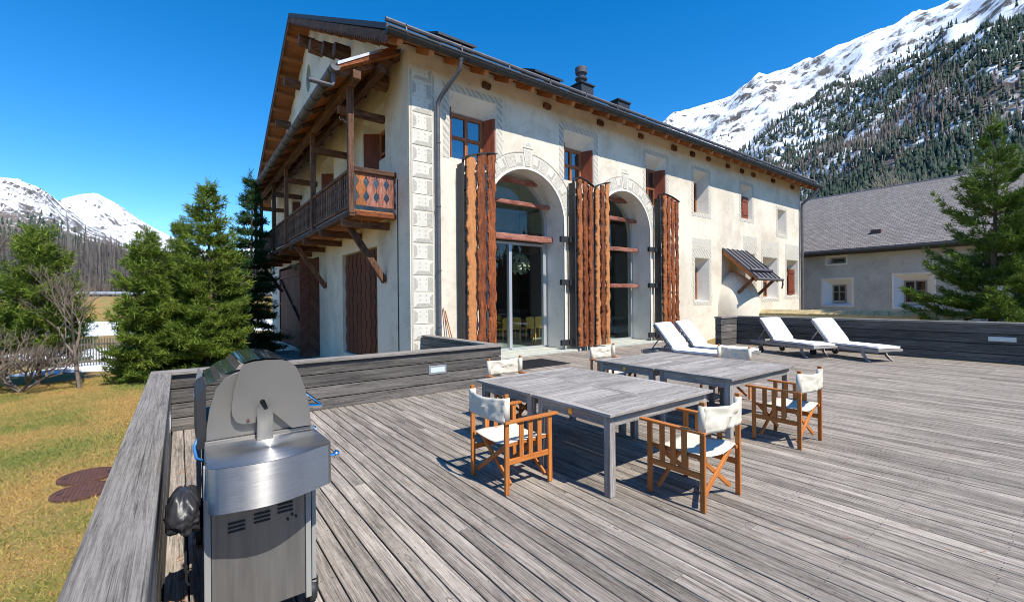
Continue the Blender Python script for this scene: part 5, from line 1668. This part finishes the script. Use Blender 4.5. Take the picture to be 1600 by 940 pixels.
autosmooth(uobj('handle', mb, 'chrome', bq))
cpn = uobj('control_panel', MB().prism([(0.62, 0.8), (0.70, 0.82), (0.668, 0.93), (0.62, 0.93)], XZ, 3.08, 3.74), 'steel', bq)
for y in (3.16, 3.33, 3.5, 3.66):
    kb = uobj('knob', MB().lathe([(0.026, 0), (0.026, 0.02), (0.02, 0.032), (0.008, 0.034)], (0.688, y, 0.87), 14, 'X'), 'chrome', cpn)
mb = MB().tube([(0.69, 2.78, 0.80), (0.735, 2.78, 0.8)], 0.012, 8).lathe([(0.022, 0.735), (0.026, 0.745), (0.022, 0.76), (0.01, 0.762)], (0, 2.78, 0.8), 12, 'X')
autosmooth(uobj('tool_hook', mb, 'chrome', bq))
mb = MB().tube([(0.085, 3.12, 0.95), (0.06, 3.1, 0.9), (0.07, 3.08, 0.84), (0.1, 3.08, 0.82)], 0.008, 8)
uobj('gas_hose', mb, simple('blue_hose', (0.03, 0.16, 0.42), 0.4), bq, smooth=True)

# crumpled black cover stuffed between barbecue and parapet
mb = MB()
n1, n2 = 26, 40
for j in range(n1 + 1):
    v = j / n1
    for i in range(n2):
        a = 2 * math.pi * i / n2
        ca, sa = math.cos(a), math.sin(a)
        q = (abs(ca) ** 3 + abs(sa) ** 3) ** (-1 / 3)          # boxy folded bundle
        prof = (min(1, v / 0.12) ** 0.5 if v < 0.12 else 1.0) * (1.0 if v < 0.55 else 1 - 0.75 * ((v - 0.55) / 0.45) ** 1.6)
        fold = 1 - abs(mnoise.noise(Vector((ca * 3.1, sa * 3.1, v * 2.4)))) * 0.42 - abs(mnoise.noise(Vector((ca * 7, sa * 7, v * 6 + 3)))) * 0.16
        k_ = q * prof * fold
        mb.v.append((0.012 + 0.09 * k_ * ca, 2.96 + 0.17 * k_ * sa, 0.51 + 0.215 * v + 0.03 * mnoise.noise(Vector((ca * 2, sa * 2, v * 3)))))
mb.f = [(j * n2 + i, j * n2 + (i + 1) % n2, (j + 1) * n2 + (i + 1) % n2, (j + 1) * n2 + i) for j in range(n1) for i in range(n2)]
mb.f += [tuple(range(n2))[::-1], tuple(n1 * n2 + i for i in range(n2))]
cv = thing('barbecue_cover', (0.0, 2.98, 0.48), 0, 'crumpled black plastic cover hanging behind the barbecue beside the parapet', 'cover')
obj('cover_body', mb, simple('black_plastic_sheet', (0.03, 0.031, 0.035), 0.42), cv, smooth=True)
obj('strap', MB().tube([(0.02, 2.93, 0.5), (0.015, 2.92, 0.35), (0.02, 2.925, 0.24), (0.03, 2.93, 0.22)], 0.006, 6), 'rubber', cv)

# ------------------------------------------------------------------ inside the house
def make_dining():
    t = thing('dining_chair', (0, 0, 0))
    for sx in (-1, 1):
        for sy in (-1, 1):
            put('leg', MB().box(-0.02, 0.02, -0.02, 0.02, 0, 0.45).mesh('leg', 'yellow'), t, loc=(sx * 0.2, sy * 0.2, 0), local=True)
    put('seat', MB().box(-0.23, 0.23, -0.23, 0.23, 0.44, 0.5).mesh('seat', 'yellow'), t, local=True, bevel=0.01)
    put('backrest', MB().prism([(-0.22, 0.5), (0.22, 0.5), (0.225, 0.88), (0.2, 0.92), (0, 0.935), (-0.2, 0.92), (-0.225, 0.88)], XZ, -0.24, -0.2).mesh('backrest', 'yellow'), t, local=True, bevel=0.008)
    return t
d0 = make_dining()
DG = 'yellow leather dining chairs inside the house'
DLS = ['yellow dining chair indoors, leftmost of the row behind the glass door', 'yellow dining chair indoors, second from left in the row behind the glass', 'yellow dining chair indoors, third from left in the row behind the glass', 'yellow dining chair indoors, rightmost of the front row behind the glass', 'yellow dining chair indoors standing alone at the table end', 'yellow dining chair indoors on the far side of the table, left one', 'yellow dining chair indoors on the far side of the table, right one']
spots = [(10.35, 14.5, 0.15), (10.95, 14.6, -0.1), (11.6, 14.6, 0.1), (12.3, 14.7, -0.2), (12.95, 15.2, 1.4), (10.9, 16.6, 3.1), (11.7, 16.6, 3.2)]
for i, (x, y, rz) in enumerate(spots):
    o = d0 if i == 0 else copy_tree(d0)
    setup(o, (x, y, 0.05), rz, DLS[i], 'dining chair', DG)
tb = thing('dining_table', (11.4, 15.5, 0.05), 0, 'long wooden dining table among the yellow chairs indoors', 'table')
obj('table_top', MB().box(10.1, 12.7, 15.05, 15.95, 0.76, 0.8), 'soffitX', tb)
for x in (10.25, 12.5):
    for y in (15.15, 15.8):
        obj('leg', MB().box(x, x + 0.07, y, y + 0.07, 0.05, 0.76), 'soffitZ', tb)
pl_ = thing('pendant_lamp', (10.75, 13.9, 3.15), 0, 'round pendant lamp of layered pale leaves hanging behind the glass door', 'lamp')
obj('cord', MB().tube([(10.75, 13.9, 3.5), (10.75, 13.9, 6.1)], 0.008, 6), 'rubber', pl_)
lfm = simple('lamp_leaf', (0.55, 0.58, 0.42), 0.4)
for r_ in range(8):
    ph = math.pi * (0.14 + 0.72 * r_ / 7)
    n = max(5, int(12 * math.sin(ph)))
    for k in range(n):
        a = 2 * math.pi * (k + 0.5 * (r_ % 2)) / n
        c, s = math.cos(a), math.sin(a)
        rr_ = 0.36 * math.sin(ph)
        zz = 0.36 * math.cos(ph)
        o1, o2 = Vector((c * rr_, s * rr_, zz)), Vector((c * (rr_ + 0.07), s * (rr_ + 0.07), zz - 0.12))
        tn = Vector((-s, c, 0)) * 0.075
        obj('lamp_leaf', MB().add([tuple(Vector((10.75, 13.9, 3.15)) + q) for q in (o1 - tn * 0.8, o1 + tn * 0.8, o2 + tn, o2 + Vector((c, s, -0.6)) * 0.03, o2 - tn)], [(0, 1, 2, 3, 4)]), lfm, pl_)
sf = thing('sofa', (16.6, 13.6, 0.05), 0, 'low pale sofa with dark cushion behind the second arched window', 'sofa')
obj('seat', MB().box(15.6, 17.6, 13.2, 14.0, 0.15, 0.45), 'room_wall', sf, bevel=0.04)
obj('backrest', MB().box(15.6, 17.6, 14.0, 14.2, 0.15, 0.85), 'room_wall', sf, bevel=0.04)
obj('cushion', MB().box(16.3, 17.2, 13.5, 13.95, 0.46, 0.75), 'rubber', sf, bevel=0.06)

# ------------------------------------------------------------------ neighbouring house
NX = 33.0
nh = thing('neighbour_house', (NX, 6, -0.5), 0, 'grey roughcast house with broad grey shingle roof beyond the black parapet', 'house')
NW = [(9.45, 11.0, 1.15, 2.78), (5.75, 7.45, 1.05, 2.92), (1.6, 3.3, 1.05, 2.9)]
SMALL = (9.75, 10.75, 3.75, 4.2)
mb = MB().sheet([(-6, -1.5), (16, -1.5), (16, 4.75), (-6, 4.75)], [rc(q) for q in NW + [SMALL]], YZ, NX)
obj('wall', mb, 'plaster_grey', nh)
mb = MB().add([(NX, 16, -1.5), (NX + 16, 16, -1.5), (NX + 16, 16, 4.7), (NX + 8, 16, 9.5), (NX, 16, 4.7)], [(0, 1, 2, 3, 4)])
obj('wall', mb, 'plaster_grey', nh)
mb = MB().add([(NX, -6, -1.5), (NX + 16, -6, -1.5), (NX + 16, -6, 4.7), (NX + 8, -6, 9.5), (NX, -6, 4.7)], [(0, 1, 2, 3, 4)])
obj('wall', mb, 'plaster_grey', nh)
for q in NW + [SMALL]:
    sm = q is SMALL
    a0, a1, z0, z1 = q
    il, it, ib = (0.12, 0.08, 0.06) if sm else (0.42, 0.35, 0.18)
    if not sm and a0 < 9:
        il = 0.36
    i0, i1, j0, j1 = a0 + il, a1 - il, z0 + ib, z1 - it
    O = [(a0, z0), (a1, z0), (a1, z1), (a0, z1)]
    I = [(i0, j0), (i1, j0), (i1, j1), (i0, j1)]
    mb = MB().add([(NX, a, b) for a, b in O] + [(NX + 0.45, a, b) for a, b in I], [(k, (k + 1) % 4, (k + 1) % 4 + 4, k + 4) for k in range(4)])
    w = obj('window', mb, simple('white_reveal', (0.72, 0.72, 0.74), 0.9), nh)
    e = 0.09
    mb = MB()
    rect(mb, YZ, a0 - e, a0 - .001, z0 - e, z1 + e, NX - 0.02, NX + 0.01); rect(mb, YZ, a1 + .001, a1 + e, z0 - e, z1 + e, NX - 0.02, NX + 0.01)
    rect(mb, YZ, a0, a1, z1 + .001, z1 + e, NX - 0.02, NX + 0.01); rect(mb, YZ, a0, a1, z0 - e, z0 - .001, NX - 0.03, NX + 0.01)
    obj('surround', mb, 'plaster_white', w)
    mb = MB()
    f_ = 0.07
    rect(mb, YZ, i0, i0 + f_, j0, j1, NX + 0.4, NX + 0.46); rect(mb, YZ, i1 - f_, i1, j0, j1, NX + 0.4, NX + 0.46)
    rect(mb, YZ, i0 + f_, i1 - f_, j1 - f_, j1, NX + 0.4, NX + 0.46); rect(mb, YZ, i0 + f_, i1 - f_, j0, j0 + f_, NX + 0.4, NX + 0.46)
    if not sm:
        c = (i0 + i1) / 2
        rect(mb, YZ, c - .04, c + .04, j0 + f_, j1 - f_, NX + 0.4, NX + 0.46)
        for cc0, cc1 in ((i0 + f_, c - .04), (c + .04, i1 - f_)):
            zz = (j0 + j1) / 2 + 0.1
            rect(mb, YZ, cc0, cc1, zz - .02, zz + .02, NX + 0.4, NX + 0.46)
    obj('frame', mb, simple('grey_window_frame', (0.27, 0.25, 0.21), 0.7), w)
    obj('pane', MB().add([(NX + 0.44, i0, j0), (NX + 0.44, i1, j0), (NX + 0.44, i1, j1), (NX + 0.44, i0, j1)], [(0, 1, 2, 3)]), 'glass', w)
    obj('pane', MB().add([(NX + 0.9, i0 - .3, j0 - .3), (NX + 0.9, i1 + .3, j0 - .3), (NX + 0.9, i1 + .3, j1 + .3), (NX + 0.9, i0 - .3, j1 + .3)], [(0, 1, 2, 3)]), 'rubber', w)  # black sheet added behind the glass, standing for the unlit room
    if not sm:
        obj('flower_box', MB().box(NX + 0.28, NX + 0.38, i0 + 0.05, i1 - 0.05, j0 - 0.02, j0 + 0.13), 'paint_pale', w)
th_ = math.atan2(4.95, 8.6)
L_ = math.hypot(4.95, 8.6)
me = MB().box(-11.5, 11, 0, L_, -0.1, 0.1).mesh('roof', 'shingle')
# roof plane: local x along the eave, local y up the slope
o = bpy.data.objects.new('roof', me)
COL.objects.link(o)
mw = Matrix.Translation((NX - 0.6, 5.0, 4.5)) @ Matrix.Rotation(R(-90), 4, 'Z') @ Matrix.Rotation(th_, 4, 'X')
o.parent = nh
o.matrix_parent_inverse = WM[nh].inverted()
o.matrix_basis = mw
WM[o] = mw
nroof = o
me2 = MB().box(-11.5, 11, 0, L_, -0.1, 0.1).mesh('roof', 'shingle')
o = bpy.data.objects.new('roof', me2)
COL.objects.link(o)
mw = Matrix.Translation((NX + 16.6, 5.0, 4.5)) @ Matrix.Rotation(R(90), 4, 'Z') @ Matrix.Rotation(th_, 4, 'X')
o.parent = nh
o.matrix_parent_inverse = WM[nh].inverted()
o.matrix_basis = mw
WM[o] = mw
obj('ridge_cap', MB().tube([(NX + 8.0, -6.3, 9.48), (NX + 8.0, 16.4, 9.48)], 0.13, 8), 'lead', nh)
obj('eave_gutter', MB().tube([(NX - 0.72, -6.3, 4.42), (NX - 0.72, 16.4, 4.42)], 0.13, 8), 'black', nh)
obj('eave_board', MB().box(NX - 0.6, NX - 0.02, -6.2, 16.3, 4.28, 4.38), 'black', nh)
obj('vent', MB().box(NX + 0.9, NX + 1.3, 8.25, 8.75, 5.1, 5.75), simple('brown_vent', (0.12, 0.07, 0.06), 0.7), nh)

# low tiled garden wall between terrace and neighbour
gw = thing('garden_wall', (21.5, 8, -0.2), 0, 'low plastered garden wall with mossy tile coping behind the black parapet', 'wall')
obj('wall_body', MB().box(21.4, 21.75, 3.0, 12.2, -0.8, 0.93), 'plaster', gw)
for k in range(21):
    y = 3.0 + k * 0.44
    mb = MB().prism([(21.28, 0.94), (21.58, 1.1), (21.88, 0.94), (21.88, 0.98), (21.58, 1.15), (21.28, 0.98)], XZ, -0.21, 0.21)
    put('coping_tile', mb.mesh('coping_tile', simple('mossy_tile', (0.42, 0.33, 0.17), 0.9, 0, 4, 0.35)) if k == 0 else bpy.data.meshes['coping_tile'], gw, loc=(0, y, RND.uniform(-.012, .012)))

# ------------------------------------------------------------------ trees
def mesh_np(name, V, F, mat):
    me = bpy.data.meshes.new(name)
    me.vertices.add(len(V))
    me.vertices.foreach_set('co', np.asarray(V, np.float32).ravel())
    F = np.asarray(F, np.int32)
    me.loops.add(F.size)
    me.loops.foreach_set('vertex_index', F.ravel())
    me.polygons.add(len(F))
    me.polygons.foreach_set('loop_start', np.arange(0, F.size, 3, dtype=np.int32))
    me.materials.append(M[mat])
    me.update()
    me.validate()
    return me
def needles(P, D, S, rng, k=9, wid=0.085, spread=0.75):
    """k slim needle-bundle triangles round each twig point"""
    n = len(P)
    P = np.repeat(P, k, 0); D = np.repeat(D, k, 0); S = np.repeat(S, k, 0)[:, None]
    d = D + rng.normal(0, spread, D.shape)
    d /= np.linalg.norm(d, axis=1, keepdims=True) + 1e-9
    w = np.cross(d, rng.normal(0, 1, d.shape))
    w /= np.linalg.norm(w, axis=1, keepdims=True) + 1e-9
    L = S * rng.uniform(0.6, 1.25, (len(P), 1))
    P = P + rng.normal(0, 1, P.shape) * S * 0.25
    V = np.stack([P - w * L * wid, P + w * L * wid, P + d * L], 1).reshape(-1, 3)
    return V, np.arange(len(V)).reshape(-1, 3)
def conifer(name, label, base, H, Rad, seed, mat='needle', tiers=26, up=0.35, droop=0.15, shape=0.8, start=0.04, size=0.2, dens=1.0, k=9, group=None, lean=(0, 0), whorl=(6, 9), gap=0.0, spread=0.75, step=0.17):
    rng = np.random.default_rng(seed)
    t = thing(name, base, 0, label, 'tree', group)
    B = np.array(base)
    tr = MB()
    top = B + np.array([lean[0], lean[1], H])
    tp = [tuple(B + (top - B) * u + np.array([0.05 * math.sin(u * 7 + seed), 0.05 * math.cos(u * 5), 0])) for u in np.linspace(-0.03, 1, 10)]
    tr.tube(tp, [max(0.012, 0.028 * H * 0.5 * (1 - u) ** 0.9) for u in np.linspace(0, 1, 10)], 8)
    Ps, Ds, Ss = [], [], []
    for i in range(tiers):
        u = start + (0.98 - start) * (i + rng.uniform(-.3, .3)) / tiers
        u = min(0.985, max(start, u))
        prof = (1 - u) ** shape * (0.72 + 0.28 * math.sin(min(1, u * 4) * math.pi / 2))
        for b in range(rng.integers(*whorl)):
            if rng.random() < gap:
                continue
            L = max(0.16, Rad * prof * rng.uniform(0.6, 1.18))
            a = rng.uniform(0, 2 * math.pi)
            dirv = np.array([math.cos(a), math.sin(a), 0])
            lat = np.array([-dirv[1], dirv[0], 0])
            c0_ = B + (top - B) * u
            upk = up * rng.uniform(0.6, 1.4) * (0.5 + u)
            def bp(w):
                return c0_ + dirv * L * w + np.array([0, 0, L * (upk * w * w - droop * w * (1 - u))])
            if L > 0.35:
                tr.tube([tuple(bp(w)) for w in (0, 0.35, 0.7, 1.0)], [0.012 + 0.012 * L, 0.009 + 0.008 * L, 0.006 + 0.004 * L, 0.004], 4, caps=False)
            nseg = max(2, int(L / step * dens))
            for s in range(nseg):
                w = 0.22 + 0.8 * (s + rng.random()) / nseg
                q = bp(w)
                side = 0.36 * L * (1.05 - w) + 0.05
                nt = 1 + int(side / 0.17 * dens)
                for sg in (-1, 1):
                    for z in range(nt):
                        e = (z + rng.random()) / nt
                        pt = q + lat * sg * side * e + dirv * side * e * 0.6 + np.array([0, 0, 0.12 * side * e + rng.normal(0, 0.03)])
                        dd = dirv * 0.6 + lat * sg * 0.5 * e + np.array([0, 0, 0.55])
                        Ps.append(pt); Ds.append(dd); Ss.append(size * rng.uniform(0.75, 1.2))
    for z in np.linspace(0.9, 1.0, 8):
        Ps.append(B + (top - B) * z); Ds.append(np.array([0, 0, 1.0])); Ss.append(size)
    V, F = needles(np.array(Ps), np.array(Ds), np.array(Ss), rng, k, spread=spread)
    put('trunk', tr.mesh('trunk', 'bark'), t)
    put('crown', mesh_np('crown', V, F, mat), t)
    return t, len(F)
# wooded hill behind the valley road: twiggy larches and jagged evergreens
def mass(name, label, mat, spots, seed, evergreen):
    rg = np.random.default_rng(seed)
    Ps, Ds, Ss = [], [], []
    for (x, y, z), h in spots:
        n_ = 26 if evergreen else 15
        for q in range(n_):
            u = 0.1 + 0.9 * q / n_
            a = rg.uniform(0, 6.28)
            r = h * (0.16 if evergreen else 0.13) * (1 - u) ** 0.8
            Ps.append((x + r * math.cos(a) * 0.5, y + r * math.sin(a) * 0.5, z + h * u))
            Ds.append((math.cos(a) * 0.9, math.sin(a) * 0.9, -0.25 if evergreen else 0.9))
            Ss.append(h * (0.2 if evergreen else 0.16) * (1.15 - u))
        Ps.append((x, y, z)); Ds.append((0, 0, 9.0)); Ss.append(h * 0.9)
    V, F = needles(np.array(Ps), np.array(Ds, float), np.array(Ss), rg, 4 if evergreen else 5, 0.16 if evergreen else 0.045, 0.4)
    return tag(put(name, mesh_np(name, V, F, mat)), label, 'forest', kind='stuff')
rng_ = random.Random(77)
lt, et = [], []
while len(lt) < 2300:
    p = surfH(rng_.uniform(0.1, 0.8), rng_.uniform(0.0, 1.0))
    if p.y < 113:
        continue
    if rng_.random() < 0.15:
        et.append((tuple(p), rng_.uniform(4, 8)))
    else:
        lt.append((tuple(p), rng_.uniform(7, 13)))
mass('bare_larch_forest', 'brown leafless larch wood behind the road on the left', 'larch_far', lt, 4, False)
mass('evergreen_forest', 'scattered evergreens in the brown wood on the left', 'needle_far', et, 5, True)
# belt of conifers behind the terrace, mirrored in the glass doors
bt = [((rng_.uniform(-70, 60), -rng_.uniform(38, 75)), rng_.uniform(8, 15)) for _ in range(260)]
mass('evergreen_forest', 'dark conifer belt behind the terrace mirrored in the arched glass', 'needle_far', [((x, y, ground_z(x, y)), h) for (x, y), h in bt], 8, True)
def gz(x, y):
    return (x, y, ground_z(x, y))
tot = 0
G1 = 'conifers on the lawn beside the house'
for args in (
    ('stone_pine', 'tallest sunlit bushy pine on the lawn, left of the house', gz(0.95, 21.6), 7.75, 1.95, 11, 'needle', 30, 0.5, 0.2, 0.72),
    ('stone_pine', 'broad low sunlit pine at the left front of the lawn clump', gz(-0.95, 21.4), 5.6, 1.55, 12, 'needle', 22, 0.5, 0.2, 0.6),
    ('stone_pine', 'bushy pine tucked between the low pine and the tallest pine', gz(0.1, 23.2), 6.4, 1.5, 13, 'needle', 24, 0.45, 0.2, 0.65)):
    o, n = conifer(*args[:7], tiers=args[7], up=args[8], droop=args[9], shape=args[10], group=G1, size=0.2, k=16, start=0.03, spread=0.6)
    tot += n
o, n = conifer('spruce_tree', 'slim dark spruce growing close to the house gable below the balcony', gz(2.75, 24.4), 9.0, 1.75, 21, 'needle_dark', tiers=34, up=0.15, droop=0.35, shape=0.75, size=0.2, k=13, group=G1, start=0.02)
tot += n
o, n = conifer('stone_pine', 'dark green bushy pine at the far left above the bare shrubs', gz(-4.05, 22.8), 5.6, 1.7, 31, 'needle', tiers=20, up=0.55, droop=0.1, shape=0.55, size=0.21, k=13, start=0.25)
tot += n
o, n = conifer('stone_pine', 'pine cut by the left edge of the picture', gz(-6.2, 23.6), 6.3, 1.8, 32, 'needle_dark', tiers=20, up=0.4, droop=0.15, shape=0.6, size=0.21, k=13, start=0.12)
tot += n
o, n = conifer('spruce_tree', 'small round evergreen behind the bare shrubs near the fence', gz(-4.6, 31.5), 4.0, 1.3, 33, 'needle_dark', tiers=14, up=0.4, droop=0.1, shape=0.5, size=0.2, k=8, start=0.05)
tot += n
o, n = conifer('spruce_tree', 'tall open-branched conifer behind the black parapet on the right', gz(22.0, 2.35), 7.8, 2.65, 41, 'needle_mid', tiers=25, up=0.68, droop=0.14, shape=1.0, size=0.18, k=16, start=0.05, whorl=(5, 7), gap=0.1, spread=0.5, step=0.14, dens=1.05)
tot += n
o, n = conifer('spruce_tree', 'conifer cut by the right edge of the picture behind the parapet', gz(23.5, 0.6), 8.2, 2.2, 42, 'needle_dark', tiers=20, up=0.4, droop=0.25, shape=0.65, size=0.2, k=8, start=0.05, whorl=(4, 7), spread=0.65)
tot += n
print('conifer triangles', tot)

def bare_tree(name, label, base, H, seed, mat, spread=0.6, levels=5, cat='tree', r0=None, kids=(2, 4), group=None, n0=1):
    rng = random.Random(seed)
    t = thing(name, base, 0, label, cat, group)
    mb = MB()
    def grow(p, d, L, r, lv):
        q = p + d * L
        mid = p + d * L * 0.5 + Vector((rng.uniform(-1, 1), rng.uniform(-1, 1), rng.uniform(-1, 1))) * L * 0.06
        mb.tube([tuple(p), tuple(mid), tuple(q)], [r, r * 0.82, r * 0.62], 5 if lv > 2 else 3, caps=False)
        if lv == 0:
            return
        for k in range(rng.randint(*kids)):
            a = Vector((rng.uniform(-1, 1), rng.uniform(-1, 1), rng.uniform(-0.35, 1))).normalized()
            nd = (d + a * spread).normalized()
            st_ = p.lerp(q, rng.uniform(0.55, 1.0))
            grow(st_, nd, L * rng.uniform(0.55, 0.85), r * 0.58, lv - 1)
    for k in range(n0):
        d = Vector((rng.uniform(-.15, .15), rng.uniform(-.15, .15), 1)) if n0 == 1 else Vector((rng.uniform(-1, 1), rng.uniform(-1, 1), rng.uniform(0.35, 1)))
        grow(Vector(base), d.normalized(), H * 0.3, r0 or H * 0.018, levels)
    obj('branches', mb, mat, t)
    return t
SG = 'leafless shrubs at the left edge of the lawn'
bare_tree('bare_shrub', 'tangled leafless shrub with pale trunk at the lawn edge', gz(-2.75, 21.0), 5.4, 3, 'twig', 0.75, 5, 'shrub', 0.07, (3, 4), SG)
bare_tree('bare_shrub', 'low sprawling leafless shrub left of the pale-trunked one', gz(-4.2, 21.4), 3.6, 8, 'twig', 0.8, 4, 'shrub', 0.05, (3, 5), SG, 5)
bare_tree('bare_shrub', 'leafless shrub cut by the left edge of the picture', gz(-5.4, 20.8), 3.6, 9, 'twig', 0.8, 4, 'shrub', 0.05, (3, 5), SG, 5)
bare_tree('bare_tree', 'tall pale leafless tree rising behind the grey shingle roof', (50.0, 9.6, -0.5), 17.0, 5, 'twig_pale', 0.42, 6, 'tree', 0.24, (3, 4))
bare_tree('bare_tree', 'second pale leafless tree behind the shingle roof, nearer the conifer', (52.0, 6.2, -0.5), 15.0, 6, 'twig_pale', 0.42, 6, 'tree', 0.22, (3, 4))
bare_tree('bare_tree', 'reddish leafless larch at the far left above the pines', gz(-9.5, 36), 9.5, 7, 'twig', 0.45, 5, 'tree', 0.12, (3, 5))

# ------------------------------------------------------------------ fence, manholes, grass
fc = thing('picket_fence', (-5, 28, -1.4), 0, 'brown picket fence in front of the snow beyond the lawn', 'fence')
pk = MB().box(-0.022, 0.022, -0.012, 0.012, 0, 1.35).mesh('picket', 'paraZ')
A, Bv = Vector((-14, 26.3)), Vector((4.2, 29.4))
nn = 190
for i in range(nn):
    p = A.lerp(Bv, i / (nn - 1))
    put('picket', pk, fc, loc=(p.x, p.y, ground_z(p.x, p.y) + 0.03 + RND.uniform(-.03, .03)), rot=(RND.uniform(-.02, .02), 0, 0.17))
for z in (0.35, 1.1):
    mb = MB()
    for i in range(10):
        a, b = A.lerp(Bv, i / 10), A.lerp(Bv, (i + 1) / 10)
        mb.beam((a.x, a.y + 0.03, ground_z(a.x, a.y) + z), (b.x, b.y + 0.03, ground_z(b.x, b.y) + z), 0.03, 0.08)
    put('rail', mb.mesh('rail', 'paraX'), fc)
def manhole(x, y, label):
    z = ground_z(x, y) + 0.03
    t = thing('manhole_cover', (x, y, z), 0, label, 'manhole cover', 'manhole covers in the lawn')
    obj('rim', MB().lathe([(0.37, -0.06), (0.37, 0.008), (0.34, 0.008), (0.34, 0.0)], (x, y, z), 36), 'iron', t)
    mb = MB()
    k = 0.335
    for i in range(-6, 7):
        c = math.sqrt(max(0, k * k - (i * 0.05) ** 2))
        mb.box(x + i * 0.05 - 0.013, x + i * 0.05 + 0.013, y - c, y + c, z + 0.001, z + 0.008)
    obj('tread_bar', mb, 'iron', t)
    for s in (-1, 1):
        obj('lift_hole', MB().lathe([(0.03, 0.009), (0.03, 0.012)], (x + s * 0.26, y, z), 12), 'rubber', t)
manhole(-1.24, 10.15, 'round rusty manhole cover, the farther of two in the lawn')
manhole(-1.2, 9.4, 'round rusty manhole cover, the nearer of two in the lawn')
rng = np.random.default_rng(99)
N = 230000
gxs = rng.uniform(-7.5, -0.36, N)
gys = 3.0 + 20.5 * rng.random(N) ** 1.25
ctr = ((gxs + 1.24) ** 2 + (gys - 10.15) ** 2 > 0.12) & ((gxs + 1.2) ** 2 + (gys - 9.4) ** 2 > 0.12)
gxs, gys = gxs[ctr], gys[ctr]
gzs = np.array([ground_z(a, b) for a, b in zip(gxs, gys)])
P = np.stack([gxs, gys, gzs], 1)
d = np.stack([rng.normal(0, 0.7, len(P)), rng.normal(0, 0.7, len(P)), rng.uniform(0.4, 1.0, len(P))], 1)
d /= np.linalg.norm(d, axis=1, keepdims=True)
w = np.cross(d, rng.normal(0, 1, d.shape)); w /= np.linalg.norm(w, axis=1, keepdims=True)
L = rng.uniform(0.025, 0.085, (len(P), 1))
V = np.stack([P - w * 0.0055, P + w * 0.0055, P + d * L], 1).reshape(-1, 3)
tag(put('grass', mesh_np('grass', V, np.arange(len(V)).reshape(-1, 3), 'grassblade')), 'short dry winter grass of the lawn', 'grass', kind='stuff')
